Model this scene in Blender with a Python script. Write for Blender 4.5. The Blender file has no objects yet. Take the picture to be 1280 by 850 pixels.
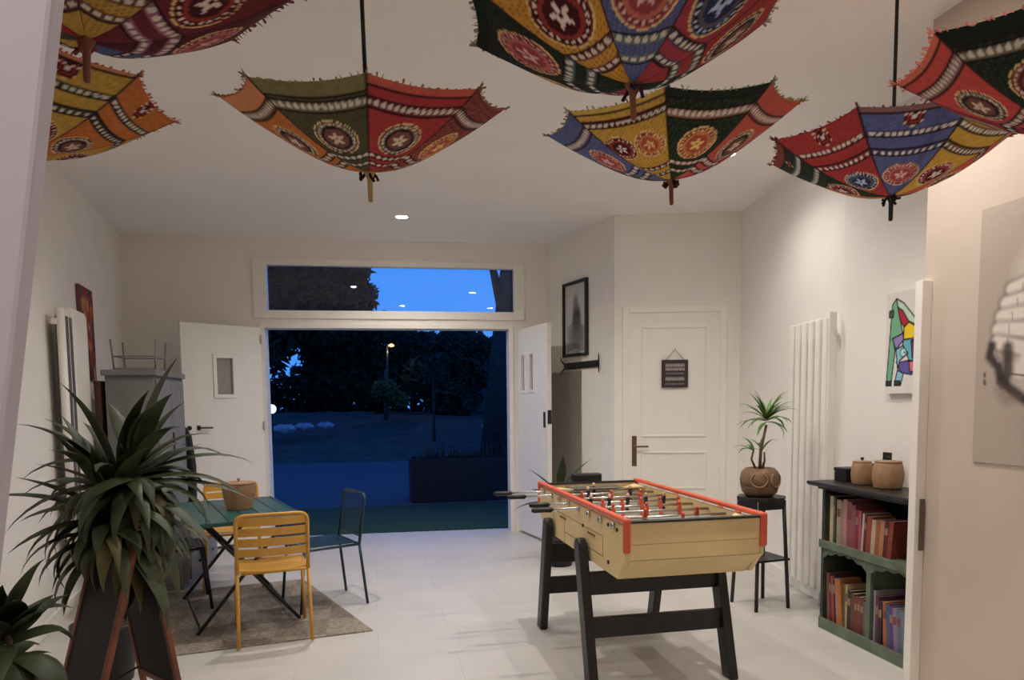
import bpy, bmesh, math, random
import numpy as np
from mathutils import Vector, Matrix
PI = math.pi
random.seed(7)
SC = bpy.context.scene
COL = SC.collection
R_ = math.radians

# ------------------------------------------------------------------ colour and materials
def lin(c):
    def f(v):
        v /= 255.0
        return v / 12.92 if v <= .04045 else ((v + .055) / 1.055) ** 2.4
    return tuple(f(v) for v in c)
_M = {}
def mat(name, rgb, rough=.6, metal=0., var=.08, scale=8., bump=0., spec=.5, detail=3.):
    if name in _M: return _M[name]
    m = bpy.data.materials.new(name); m.use_nodes = True
    nt = m.node_tree; b = nt.nodes['Principled BSDF']
    c = lin(rgb)
    tc = nt.nodes.new('ShaderNodeTexCoord')
    nz = nt.nodes.new('ShaderNodeTexNoise'); nz.inputs['Scale'].default_value = scale; nz.inputs['Detail'].default_value = detail
    nt.links.new(tc.outputs['Object'], nz.inputs['Vector'])
    rp = nt.nodes.new('ShaderNodeValToRGB')
    rp.color_ramp.elements[0].position = .3; rp.color_ramp.elements[1].position = .7
    rp.color_ramp.elements[0].color = (*[v * (1 - var) for v in c], 1)
    rp.color_ramp.elements[1].color = (*[min(1, v * (1 + var)) for v in c], 1)
    nt.links.new(nz.outputs['Fac'], rp.inputs['Fac']); nt.links.new(rp.outputs['Color'], b.inputs['Base Color'])
    b.inputs['Roughness'].default_value = rough; b.inputs['Metallic'].default_value = metal
    b.inputs['Specular IOR Level'].default_value = spec
    if bump:
        bp = nt.nodes.new('ShaderNodeBump'); bp.inputs['Strength'].default_value = bump; bp.inputs['Distance'].default_value = .01
        nt.links.new(nz.outputs['Fac'], bp.inputs['Height']); nt.links.new(bp.outputs['Normal'], b.inputs['Normal'])
    _M[name] = m
    return m
def emis(name, rgb, s):
    m = bpy.data.materials.new(name); m.use_nodes = True; nt = m.node_tree
    nt.nodes.remove(nt.nodes['Principled BSDF'])
    e = nt.nodes.new('ShaderNodeEmission'); e.inputs[0].default_value = (*rgb, 1); e.inputs[1].default_value = s
    nt.links.new(e.outputs[0], nt.nodes['Material Output'].inputs[0]); return m
def attr_mat(name, rough=.8, transl=0., spec=.3, lo=.72, hi=1.2):
    m = bpy.data.materials.new(name); m.use_nodes = True; nt = m.node_tree; b = nt.nodes['Principled BSDF']
    a = nt.nodes.new('ShaderNodeAttribute'); a.attribute_name = 'dye'
    tc = nt.nodes.new('ShaderNodeTexCoord'); nz = nt.nodes.new('ShaderNodeTexNoise'); nz.inputs['Scale'].default_value = 60
    nt.links.new(tc.outputs['Object'], nz.inputs['Vector'])
    mp = nt.nodes.new('ShaderNodeMapRange'); mp.inputs['To Min'].default_value = lo; mp.inputs['To Max'].default_value = hi
    nt.links.new(nz.outputs['Fac'], mp.inputs['Value'])
    mx = nt.nodes.new('ShaderNodeMix'); mx.data_type = 'RGBA'; mx.blend_type = 'MULTIPLY'; mx.inputs[0].default_value = 1
    nt.links.new(a.outputs['Color'], mx.inputs[6]); nt.links.new(mp.outputs[0], mx.inputs[7])
    nt.links.new(mx.outputs[2], b.inputs['Base Color'])
    b.inputs['Roughness'].default_value = rough; b.inputs['Specular IOR Level'].default_value = spec
    if transl:
        t = nt.nodes.new('ShaderNodeBsdfTranslucent'); ms = nt.nodes.new('ShaderNodeMixShader'); ms.inputs[0].default_value = transl
        nt.links.new(mx.outputs[2], t.inputs[0]); nt.links.new(b.outputs[0], ms.inputs[1]); nt.links.new(t.outputs[0], ms.inputs[2])
        nt.links.new(ms.outputs[0], nt.nodes['Material Output'].inputs[0])
    return m

WALL = mat('wall paint', (236, 232, 226), .75, var=.02, scale=3, bump=.05)
CEIL = mat('ceiling paint', (240, 236, 232), .85, var=.02, scale=2)
PIER = mat('grey lilac paint', (180, 175, 186), .8, var=.03, scale=5)
WHITE = mat('white gloss paint', (238, 234, 226), .4, var=.02)
BLACK = mat('black paint', (24, 22, 22), .45, var=.2)
BLACKW = mat('black stained wood', (30, 26, 25), .4, var=.3, scale=14, bump=.15)
CHROME = mat('brushed steel', (200, 200, 200), .25, 1., var=.05)
YEL = mat('yellow powder coat', (206, 154, 62), .4, var=.05)
TEAL = mat('teal powder coat', (34, 78, 78), .4, var=.12)
DARKM = mat('dark metal', (38, 40, 42), .4, .3, var=.1)
GREYC = mat('grey painted wood', (122, 121, 120), .7, var=.12, scale=5)
GREENP = mat('distressed green paint', (98, 110, 92), .65, var=.25, scale=9)
LEAF = mat('dark leaf', (54, 64, 34), .55, var=.5, scale=9)
LEAF2 = mat('fresh leaf', (78, 118, 44), .4, var=.4, scale=12)
DRYLEAF = mat('olive leaf', (92, 84, 48), .55, var=.35, scale=9)
BARK = mat('plant stem', (92, 78, 50), .8, var=.3, scale=20, bump=.3)
PLY = mat('pale birch veneer', (222, 198, 146), .5, var=.06, scale=3, bump=.03)
ORANGE = mat('orange plastic rail', (208, 92, 62), .4, var=.05)
WOOD = mat('reddish wood', (116, 62, 38), .5, var=.25, scale=10, bump=.1)
SLATE = mat('chalkboard', (36, 32, 32), .7, var=.2, scale=6)
CLAY = mat('woven brown clay', (158, 124, 92), .8, var=.15, scale=26, bump=.5)
COCO = mat('carved wood shell', (122, 96, 72), .75, var=.3, scale=22, bump=.6)
SOIL = mat('potting soil', (40, 30, 24), .9, var=.4, scale=40, bump=.6)

# ------------------------------------------------------------------ object helpers
def link(name, bm, m, parent=None, smooth=False, bevel=0, kind=None):
    me = bpy.data.meshes.new(name)
    bmesh.ops.recalc_face_normals(bm, faces=bm.faces)
    bm.to_mesh(me); bm.free()
    if smooth:
        for p in me.polygons: p.use_smooth = True
    if m is not None: me.materials.append(m)
    o = bpy.data.objects.new(name, me); COL.objects.link(o)
    if parent: o.parent = parent
    if bevel:
        b = o.modifiers.new('b', 'BEVEL'); b.width = bevel; b.segments = 2; b.limit_method = 'ANGLE'; b.angle_limit = .7
    if kind: o['kind'] = kind
    return o
def tag(o, label, cat, group=None, kind=None):
    o['label'] = label; o['category'] = cat
    if group: o['group'] = group
    if kind: o['kind'] = kind
    return o
def thing(name, label, cat, loc=(0, 0, 0), rotz=0, group=None):
    o = bpy.data.objects.new(name, None); COL.objects.link(o); o.empty_display_size = .1
    o.location = loc; o.rotation_euler = (0, 0, rotz)
    return tag(o, label, cat, group)
def copy_tree(o, parent=None):
    c = o.copy(); COL.objects.link(c)
    if parent: c.parent = parent
    for ch in list(o.children): copy_tree(ch, c)
    return c
def NB(): return bmesh.new()
def box(bm, x0, x1, y0, y1, z0, z1, M=None):
    vs = [bm.verts.new((x, y, z)) for x in (x0, x1) for y in (y0, y1) for z in (z0, z1)]
    for f in ((0, 1, 3, 2), (4, 6, 7, 5), (0, 4, 5, 1), (2, 3, 7, 6), (0, 2, 6, 4), (1, 5, 7, 3)):
        bm.faces.new([vs[i] for i in f])
    if M is not None: bmesh.ops.transform(bm, matrix=M, verts=vs)
    return bm
def prism(bm, pts, axis, a0, a1):
    """extrude a 2D outline along an axis"""
    def v(p, a):
        return {'x': (a, p[0], p[1]), 'y': (p[0], a, p[1]), 'z': (p[0], p[1], a)}[axis]
    A = [bm.verts.new(v(p, a0)) for p in pts]; B = [bm.verts.new(v(p, a1)) for p in pts]
    bm.faces.new(A); bm.faces.new(B[::-1])
    n = len(pts)
    for i in range(n): bm.faces.new((A[i], A[(i + 1) % n], B[(i + 1) % n], B[i]))
    return bm
def tube(bm, pts, r, seg=10, r1=None):
    pts = [Vector(p) for p in pts]; rings = []
    n = len(pts); up = None
    for i, p in enumerate(pts):
        d = (pts[min(i + 1, n - 1)] - pts[max(i - 1, 0)]).normalized()
        if up is None: up = d.orthogonal().normalized()
        up = (up - d * up.dot(d)).normalized(); s = d.cross(up)
        rr = r if r1 is None else r + (r1 - r) * i / (n - 1)
        rings.append([bm.verts.new(p + (up * math.cos(a) + s * math.sin(a)) * rr) for a in [2 * PI * k / seg for k in range(seg)]])
    for a, b in zip(rings, rings[1:]):
        for k in range(seg): bm.faces.new((a[k], a[(k + 1) % seg], b[(k + 1) % seg], b[k]))
    bm.faces.new(rings[0][::-1]); bm.faces.new(rings[-1])
    return bm
def lathe(bm, prof, seg=28, c=(0, 0, 0)):
    rings = []
    for r, z in prof:
        rings.append([bm.verts.new((c[0] + r * math.cos(2 * PI * k / seg), c[1] + r * math.sin(2 * PI * k / seg), c[2] + z)) for k in range(seg)])
    for a, b in zip(rings, rings[1:]):
        for k in range(seg): bm.faces.new((a[k], a[(k + 1) % seg], b[(k + 1) % seg], b[k]))
    bm.faces.new(rings[0][::-1]); bm.faces.new(rings[-1])
    return bm
def rounded_path(pts, r, n=5):
    out = [Vector(pts[0])]
    for a, b, c in zip(pts, pts[1:], pts[2:]):
        a, b, c = Vector(a), Vector(b), Vector(c)
        p = b + (a - b).normalized() * r; q = b + (c - b).normalized() * r
        for k in range(n + 1):
            t = k / n; out.append(p * (1 - t) ** 2 + b * 2 * t * (1 - t) + q * t * t)
    out.append(Vector(pts[-1])); return out
def leaf(bm, o, az, el, L, W, droop, n=9, twist=0, fold=.18):
    p = Vector(o); rows = []; st = L / n
    for i in range(n + 1):
        t = i / n; e = el - droop * t ** 1.4; a = az + twist * t
        d = Vector((math.cos(a) * math.cos(e), math.sin(a) * math.cos(e), math.sin(e)))
        s = Vector((-math.sin(a), math.cos(a), 0)); u = s.cross(d) * -1
        w = W * (math.sin(PI * min(1, (t * .93 + .07)) ** .9)) ** 1.15 * .5 + .0015
        if i == n: w = .0006
        rows.append((bm.verts.new(p + s * w + u * w * fold * -1), bm.verts.new(p + u * w * fold), bm.verts.new(p - s * w + u * w * fold * -1)))
        p = p + d * st
    for a, b in zip(rows, rows[1:]):
        bm.faces.new((a[0], a[1], b[1], b[0])); bm.faces.new((a[1], a[2], b[2], b[1]))

# painted flat sheet: colours painted per vertex of a fine grid (ink or dye of the sheet itself)
class Sheet:
    def __init__(s, W, H, nx, ny, bg):
        s.W, s.H, s.nx, s.ny = W, H, nx, ny
        X, Y = np.meshgrid(np.linspace(0, W, nx), np.linspace(0, H, ny)); s.X, s.Y = X, Y
        s.C = np.ones((ny, nx, 3)) * np.array(lin(bg))
    def put(s, m, c, a=1.):
        m = (m * a)[..., None]; s.C = s.C * (1 - m) + np.array(lin(c)) * m
    def poly(s, pts, c, a=1., line=None, lw=0):
        ins = np.zeros(s.X.shape, bool); n = len(pts)
        for i in range(n):
            (x1, y1), (x2, y2) = pts[i], pts[(i + 1) % n]
            cond = ((y1 > s.Y) != (y2 > s.Y))
            with np.errstate(all='ignore'):
                xi = (x2 - x1) * (s.Y - y1) / ((y2 - y1) if y2 != y1 else 1e-9) + x1
            ins ^= cond & (s.X < xi)
        s.put(ins.astype(float), c, a)
        if line is not None: s.stroke(list(pts) + [pts[0]], lw, line)
    def stroke(s, pts, w, c, a=1., soft=.35):
        D = np.full(s.X.shape, 1e9)
        for (x1, y1), (x2, y2) in zip(pts, pts[1:]):
            dx, dy = x2 - x1, y2 - y1; L = dx * dx + dy * dy + 1e-12
            t = np.clip(((s.X - x1) * dx + (s.Y - y1) * dy) / L, 0, 1)
            D = np.minimum(D, np.hypot(s.X - x1 - t * dx, s.Y - y1 - t * dy))
        s.put(np.clip((w / 2 * (1 + soft) - D) / (w / 2 * soft * 2), 0, 1), c, a)
    def ell(s, cx, cy, rx, ry, c, a=1., soft=.1):
        d = np.hypot((s.X - cx) / rx, (s.Y - cy) / ry); s.put(np.clip((1 + soft - d) / (2 * soft), 0, 1), c, a)
    def build(s, name, M, mt, parent=None):
        nx, ny = s.nx, s.ny
        P = np.stack([s.X, np.zeros_like(s.X), s.Y], -1).reshape(-1, 3)
        P = P @ np.array(M.to_3x3()).T + np.array(M.translation)
        i = np.arange((nx - 1) * (ny - 1)); q = (i // (nx - 1)) * nx + i % (nx - 1)
        F = np.stack([q, q + 1, q + nx + 1, q + nx], -1)
        return grid_mesh(name, P, F, s.C.reshape(-1, 3), mt, parent)
def grid_mesh(name, P, F, C, mt, parent=None, smooth=False):
    me = bpy.data.meshes.new(name)
    me.vertices.add(len(P)); me.vertices.foreach_set('co', P.astype(np.float32).ravel())
    me.loops.add(F.size); me.loops.foreach_set('vertex_index', F.astype(np.int32).ravel())
    me.polygons.add(len(F)); me.polygons.foreach_set('loop_start', (np.arange(len(F)) * 4).astype(np.int32))
    try: me.polygons.foreach_set('loop_total', np.full(len(F), 4, np.int32))
    except Exception: pass
    me.update(calc_edges=True); me.validate()
    a = me.color_attributes.new('dye', 'FLOAT_COLOR', 'POINT')
    a.data.foreach_set('color', np.concatenate([C, np.ones((len(C), 1))], 1).astype(np.float32).ravel())
    if smooth: me.polygons.foreach_set('use_smooth', np.ones(len(F), bool))
    me.materials.append(mt)
    o = bpy.data.objects.new(name, me); COL.objects.link(o)
    if parent: o.parent = parent
    return o
PRINT = attr_mat('printed sheet', .7, lo=.94, hi=1.04)
CLOTH = attr_mat('patchwork cloth', .9, .12, .15)

# ------------------------------------------------------------------ the room
H = 3.2
P0, P1, P2, P3 = (-2.47, 7.93), (1.94, 7.72), (2.27, 6.42), (3.40, 6.12)
P4, P5 = (3.12, 4.27), (3.10, 2.98)
NX = 2.59
def frame(p, q):
    """local x along the wall seen from inside, left to right; local y away from the room"""
    p = Vector((*p, 0)); q = Vector((*q, 0)); u = (q - p).normalized()
    n = Vector((-u.y, u.x, 0))
    M = Matrix((( u.x, n.x, 0, p.x), (u.y, n.y, 0, p.y), (0, 0, 1, 0), (0, 0, 0, 1)))
    return M, (q - p).length
def wall(name, p, q, t=.15, holes=(), ext=(0, 0), m=WALL):
    M, L = frame(p, q); bm = NB()
    us = sorted({-ext[0], L + ext[1], *[h[0] for h in holes], *[h[1] for h in holes]})
    for a, b in zip(us, us[1:]):
        mid = (a + b) / 2; zs = [(0, H)]
        for h in holes:
            if h[0] < mid < h[1]:
                nz = []
                for z0, z1 in zs:
                    if h[2] > z0: nz.append((z0, min(z1, h[2])))
                    if h[3] < z1: nz.append((max(z0, h[3]), z1))
                zs = [z for z in nz if z[1] - z[0] > 1e-4]
        for z0, z1 in zs: box(bm, a, b, 0, t, z0, z1)
    bmesh.ops.remove_doubles(bm, verts=bm.verts, dist=1e-5)
    o = link(name, bm, m, kind='structure'); o.matrix_world = M
    return o, M
# floor
fm = bpy.data.materials.new('polished concrete tiles'); fm.use_nodes = True
nt = fm.node_tree; b = nt.nodes['Principled BSDF']
tc = nt.nodes.new('ShaderNodeTexCoord'); br = nt.nodes.new('ShaderNodeTexBrick')
br.inputs['Scale'].default_value = 1; br.inputs['Brick Width'].default_value = .9; br.inputs['Row Height'].default_value = .45
br.inputs['Mortar Size'].default_value = .003; br.inputs['Mortar Smooth'].default_value = .6
br.inputs['Color1'].default_value = (*lin((203, 199, 194)), 1); br.inputs['Color2'].default_value = (*lin((199, 195, 190)), 1); br.inputs['Mortar'].default_value = (*lin((184, 180, 174)), 1)
nt.links.new(tc.outputs['Object'], br.inputs['Vector'])
nz = nt.nodes.new('ShaderNodeTexNoise'); nz.inputs['Scale'].default_value = 2.2; nz.inputs['Detail'].default_value = 6
nt.links.new(tc.outputs['Object'], nz.inputs['Vector'])
mp = nt.nodes.new('ShaderNodeMapRange'); mp.inputs['To Min'].default_value = .88; mp.inputs['To Max'].default_value = 1.1
nt.links.new(nz.outputs['Fac'], mp.inputs['Value'])
mx = nt.nodes.new('ShaderNodeMix'); mx.data_type = 'RGBA'; mx.blend_type = 'MULTIPLY'; mx.inputs[0].default_value = 1
nt.links.new(br.outputs['Color'], mx.inputs[6]); nt.links.new(mp.outputs[0], mx.inputs[7]); nt.links.new(mx.outputs[2], b.inputs['Base Color'])
b.inputs['Roughness'].default_value = .42; b.inputs['Specular IOR Level'].default_value = .35
OUT = [(-2.6, 8.15), (1.95, 7.96), (2.1, 7.9), (2.4, 6.55), (3.55, 6.25), (3.25, 4.3), (3.25, 2.9), (2.74, 2.9), (2.74, -2.15), (-1.55, -2.15), (-1.55, 1.0), (-1.75, 1.0)]
bm = NB(); prism(bm, OUT[::-1], 'z', -.12, 0); link('floor', bm, fm, kind='structure')
bm = NB(); prism(bm, OUT[::-1], 'z', H, H + .15); link('ceiling', bm, CEIL, kind='structure')
wb, MB = wall('wall_back', P0, P1, .22, [(1.33, 4.03, 0, 2.32), (1.36, 4.08, 2.42, 2.96)], (.15, 0))
wall('wall_alcove', P1, P2, .12, ext=(0, 0))
dw, MD = wall('wall_door_side', P2, P3, .15)
wall('wall_right_far', P3, P4, .14)
wall('wall_right', P4, P5, .14)
# short return and the near right wall as one solid pier
bm = NB(); prism(bm, [(NX, -2.0), (NX, 2.95), (P5[0], 2.98), (P5[0] + .14, 2.98), (P5[0] + .14, 2.83), (NX + .15, 2.83), (NX + .15, -2.0)], 'z', 0, H)
link('wall_right_near', bm, mat('beige wall paint', (198, 183, 169), .8, var=.03, scale=3), kind='structure')
wall('wall_left', (-1.62, 1.1), P0, .15)
bm = NB(); box(bm, -1.55, NX + .15, -2.15, -2.0, 0, H); link('wall_behind', bm, WALL, kind='structure')
bm = NB(); box(bm, -1.55, -1.4, -2.0, 1.02, 0, H); link('wall_left_behind', bm, WALL, kind='structure')
# near left pier with a battered edge
bm = NB()
prism(bm, [(-1.6, 0), (-.665, 0), (-.475, 1.22), (-.358, 1.96), (-.17, 3.2), (-1.6, 3.2)], 'y', .965, 1.0)
link('wall_left_near', bm, PIER, kind='structure', bevel=.006)

# skirting
def skirting(name, p, q, a=0, bb=None, h=.09):
    M, L = frame(p, q); bm = NB(); box(bm, a, bb if bb else L, -.014, 0, 0, h)
    o = link(name, bm, WHITE, kind='structure', bevel=.003); o.matrix_world = M
skirting('baseboard_left', (-1.62, 1.1), P0)
skirting('baseboard_right_far', P3, P4); skirting('baseboard_right', P4, P5, 0, None)
skirting('baseboard_alcove', P1, P2)
skirting('baseboard_back_left', P0, P1, 0, 1.3); skirting('baseboard_back_right', P0, P1, 4.06)

# garden opening trim and transom window
bm = NB(); prism(bm, [(1.33, 0), (1.33, 2.32), (4.03, 2.32), (4.03, 0), (3.98, 0), (3.98, 2.27), (1.38, 2.27), (1.38, 0)], 'y', -.012, .20)
o = link('trim_1', bm, WHITE, kind='structure', bevel=.003); o.matrix_world = MB
bm = NB()
for a in ((1.28, 1.42, 2.37, 2.99), (4.04, 4.16, 2.37, 2.99), (1.42, 4.04, 2.37, 2.455), (1.42, 4.04, 2.925, 2.99)): box(bm, a[0], a[1], -.02, .07, a[2], a[3])
win = link('window_1', bm, WHITE, kind='structure', bevel=.004); win.matrix_world = MB
bm = NB()
for a in ((1.42, 1.46, 2.455, 2.925), (4.0, 4.04, 2.455, 2.925), (1.46, 4.0, 2.455, 2.485), (1.46, 4.0, 2.895, 2.925)): box(bm, a[0], a[1], .0, .05, a[2], a[3])
gm = bpy.data.materials.new('window glass'); gm.use_nodes = True; nt = gm.node_tree; nt.nodes.remove(nt.nodes['Principled BSDF'])
tr = nt.nodes.new('ShaderNodeBsdfTransparent'); gl = nt.nodes.new('ShaderNodeBsdfGlossy'); gl.inputs['Roughness'].default_value = .015
fr = nt.nodes.new('ShaderNodeFresnel'); fr.inputs[0].default_value = 1.5; ms = nt.nodes.new('ShaderNodeMixShader')
nt.links.new(fr.outputs[0], ms.inputs[0]); nt.links.new(tr.outputs[0], ms.inputs[1]); nt.links.new(gl.outputs[0], ms.inputs[2]); nt.links.new(ms.outputs[0], nt.nodes['Material Output'].inputs[0])
bm = NB(); g = .033
prism(bm, [(1.43, .052 - g + .0), (4.03, .052 + g), (4.03, .058 + g), (1.43, .058 - g)], 'z', 2.46, 2.92)
link('glass', bm, gm, win)

# garden door leaves (white, small glazed light, lever)
def garden_leaf(name, hinge, free, side):
    M, L = frame(hinge, free) if side < 0 else frame(free, hinge)
    bm = NB(); t = .045
    wx0, wx1 = (L * .40, L * .63) if side < 0 else (L * .30, L * .52)
    wz0, wz1 = 1.56, 1.95
    for a in ((0, L, .03, wz0), (0, L, wz1, 2.27), (0, wx0, wz0, wz1), (wx1, L, wz0, wz1)): box(bm, a[0], a[1], 0, t, a[2], a[3])
    bmesh.ops.remove_doubles(bm, verts=bm.verts, dist=1e-5)
    o = link(name, bm, WHITE, kind='structure'); o.matrix_world = M
    bm = NB()
    for a in ((wx0 - .025, wx0 + .012, wz0 - .025, wz1 + .025), (wx1 - .012, wx1 + .025, wz0 - .025, wz1 + .025), (wx0 + .012, wx1 - .012, wz0 - .025, wz0 + .012), (wx0 + .012, wx1 - .012, wz1 - .012, wz1 + .025)):
        box(bm, a[0], a[1], -.012, t + .012, a[2], a[3])
    link('window_frame', bm, WHITE, o, bevel=.003)
    bm = NB(); box(bm, wx0, wx1, .02, .026, wz0, wz1)
    link('pane', bm, mat('frosted glass', (150, 146, 140), .35, var=.1, scale=60), o)
    hx = .07 if side < 0 else .07
    bm = NB()
    for y0, y1 in ((-.008, 0), (t, t + .008)):
        lathe_m = None
        box(bm, hx - .02, hx + .02, y0, y1, 1.15, 1.32) if side > 0 else box(bm, hx + .05, hx + .085, y0, y1, 1.22, 1.265)
    ys = -.04
    tube(bm, [(hx + .065, 0, 1.243), (hx + .065, ys, 1.243), (hx + .19, ys, 1.24)] if side < 0 else [(hx, 0, 1.26), (hx, ys, 1.26), (hx + .10, ys, 1.26)], .009)
    link('door_handle', bm, BLACK, o, bevel=.002)
    if side < 0:
        bm = NB(); tube(bm, [(.045, 0, 1.243), (.045, -.012, 1.243)], .022, 16); link('lock', bm, DARKM, o)
    bm = NB()
    for z in (.35, 1.2, 2.1): tube(bm, [(L - .002 if side < 0 else L + .0, -.008, z), (L - .002 if side < 0 else L, -.008, z + .09)], .009)
    link('hinge', bm, CHROME, o)
    return o
# left leaf: hinge on its right hand side as seen, so frame() runs free -> hinge
garden_leaf('door_1', (-1.80, 7.36), (-1.13, 7.83), -1)
def right_leaf():
    hinge, free = (1.60, 7.70), (1.745, 6.95)
    M, L = frame(hinge, free); bm = NB(); t = .045
    lights = [(L * .42, L * .56, 1.58, 1.98), (L * .12, L * .26, 1.58, 1.98)]
    box(bm, 0, L, 0, t, .03, 1.58); box(bm, 0, L, 0, t, 1.98, 2.26)
    xs = [0, lights[1][0], lights[1][1], lights[0][0], lights[0][1], L]
    for a, c in ((0, 1), (2, 3), (4, 5)): box(bm, xs[a], xs[c], 0, t, 1.58, 1.98)
    bmesh.ops.remove_doubles(bm, verts=bm.verts, dist=1e-5)
    o = link('door_2', bm, WHITE, kind='structure'); o.matrix_world = M
    for x0, x1, z0, z1 in lights:
        bm = NB()
        for a in ((x0 - .02, x0 + .01, z0 - .02, z1 + .02), (x1 - .01, x1 + .02, z0 - .02, z1 + .02), (x0 + .01, x1 - .01, z0 - .02, z0 + .01), (x0 + .01, x1 - .01, z1 - .01, z1 + .02)): box(bm, a[0], a[1], -.01, t + .01, a[2], a[3])
        f = link('window_frame', bm, WHITE, o, bevel=.003)
        bm = NB(); box(bm, x0, x1, .02, .026, z0, z1); link('pane', bm, mat('frosted glass', (150, 146, 140), .35), f)
    bm = NB(); box(bm, L - .09, L - .05, -.008, 0, 1.2, 1.36)
    box(bm, L - .002, L + .012, .0, .04, 1.24, 1.38)
    link('door_handle', bm, BLACK, o, bevel=.002)
right_leaf()

# panelled interior door in the door-side wall
bm = NB(); u0, u1, zt = .135, .985, 2.29
for a in ((u0 - .06, u0, 0, zt + .06), (u1, u1 + .06, 0, zt + .06), (u0, u1, zt, zt + .06)): box(bm, a[0], a[1], -.022, -.0005, a[2], a[3])
o = link('trim_2', bm, WHITE, kind='structure', bevel=.004); o.matrix_world = MD
bm = NB(); box(bm, u0, u1, -.008, -.0005, .01, zt)
door = link('door_3', bm, WHITE, kind='structure'); door.matrix_world = MD
bm = NB()
def ring(bm, a, c, z0, z1, w=.018, y0=-.02, y1=-.008):
    box(bm, a, c, y0, y1, z0, z0 + w); box(bm, a, c, y0, y1, z1 - w, z1); box(bm, a, a + w, y0, y1, z0 + w, z1 - w); box(bm, c - w, c, y0, y1, z0 + w, z1 - w)
for z0, z1 in ((.14, .5), (.62, .98), (1.12, 2.16)): ring(bm, u0 + .12, u1 - .12, z0, z1)
link('panel_moulding', bm, WHITE, door, bevel=.004)
bm = NB(); box(bm, u0 + .03, u0 + .075, -.013, -.008, .84, 1.13)
hp = link('handle_plate', bm, mat('aged bronze', (120, 96, 74), .4, .6, var=.15), door, bevel=.003)
bm = NB(); tube(bm, [(u0 + .052, -.012, 1.03), (u0 + .052, -.055, 1.03), (u0 + .18, -.055, 1.03)], .009); link('door_handle', bm, _M['aged bronze'], hp, True)
# hanging slate sign on the door
sg = thing('door_sign', 'small dark slate sign with faded pale lettering hung on the panelled door', 'sign'); sg.matrix_world = MD
S = Sheet(.235, .25, 70, 76, (62, 52, 54))
for z, h, a in ((.205, .026, .75), (.168, .024, .8), (.128, .012, .35), (.078, .030, .75), (.03, .012, .35)):
    x = .03
    while x < .20:
        w = random.uniform(.008, .018); S.stroke([(x, z - h / 2), (x + w * .4, z + h / 2), (x + w, z - h / 2)], .006, (186, 178, 174), a, .5); x += w + .003
sheet = S.build('lettering', Matrix.Translation((.445, -.0345, 1.59)), PRINT, sg)
bm = NB(); box(bm, .440, .685, -.034, -.021, 1.585, 1.845); link('board', bm, SLATE, sg, bevel=.002)
bm = NB(); tube(bm, [(.475, -.028, 1.84), (.5625, -.028, 1.945), (.65, -.028, 1.84)], .003, 6); link('string', bm, mat('jute string', (140, 112, 84), .9), sg)

# near door lining with keep plate on the pier of the near right wall
bm = NB(); box(bm, NX - .055, NX - .0005, 2.90, 2.945, 0, 2.01)
jm = link('trim_3', bm, WHITE, kind='structure', bevel=.003)
bm = NB(); box(bm, NX - .032, NX - .008, 2.893, 2.90, .73, .98)
box(bm, NX - .026, NX - .014, 2.8915, 2.893, .78, .84); box(bm, NX - .026, NX - .014, 2.8915, 2.893, .88, .93)
link('strike_plate', bm, mat('worn steel plate', (122, 108, 98), .5, .6, var=.2), jm, bevel=.002)

# ------------------------------------------------------------------ downlights
LENS = emis('lamp lens', (1, .95, .88), 110)
def downlight(x, y, label, watt):
    t = thing('ceiling_spotlight', label, 'spotlight', (x, y, H), 0, 'recessed ceiling spotlights')
    bm = NB(); lathe(bm, [(.072, 0), (.072, -.006), (.058, -.012), (.052, -.004), (.052, 0)]); link('bezel', bm, WHITE, t, True)
    bm = NB(); lathe(bm, [(.050, -.003), (.050, -.008), (.025, -.014), (.001, -.0125)]); link('bulb', bm, LENS, t, True)
    l = bpy.data.lights.new('spot', 'SPOT'); l.energy = watt; l.color = (1, .93, .855); l.spot_size = R_(146); l.spot_blend = .8; l.shadow_soft_size = .025
    lo = bpy.data.objects.new('spot_lamp', l); COL.objects.link(lo); lo.parent = t; lo.location = (0, 0, -.02)
W = 82
downlight(.314, 6.767, 'small lit ceiling spotlight in plain view before the garden transom window', W)
downlight(2.50, 4.72, 'lit ceiling spotlight beside the patchwork umbrella nearest the right wall', W * .5)
downlight(-.35, 4.9, 'ceiling spotlight hidden above the red and olive umbrella', W)
downlight(1.45, 4.5, 'ceiling spotlight above the football table behind the yellow and green umbrella', W)
downlight(.35, 2.9, 'ceiling spotlight between the middle and the big blue umbrellas', W * .8)
downlight(1.95, 2.72, 'ceiling spotlight above the umbrella by the near right wall', W * 1.15)
downlight(-.9, .2, 'ceiling spotlight behind the viewer on the side of the lilac pier', W * .8)
downlight(1.2, .2, 'ceiling spotlight behind the viewer on the side of the hand drawing', W)

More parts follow.
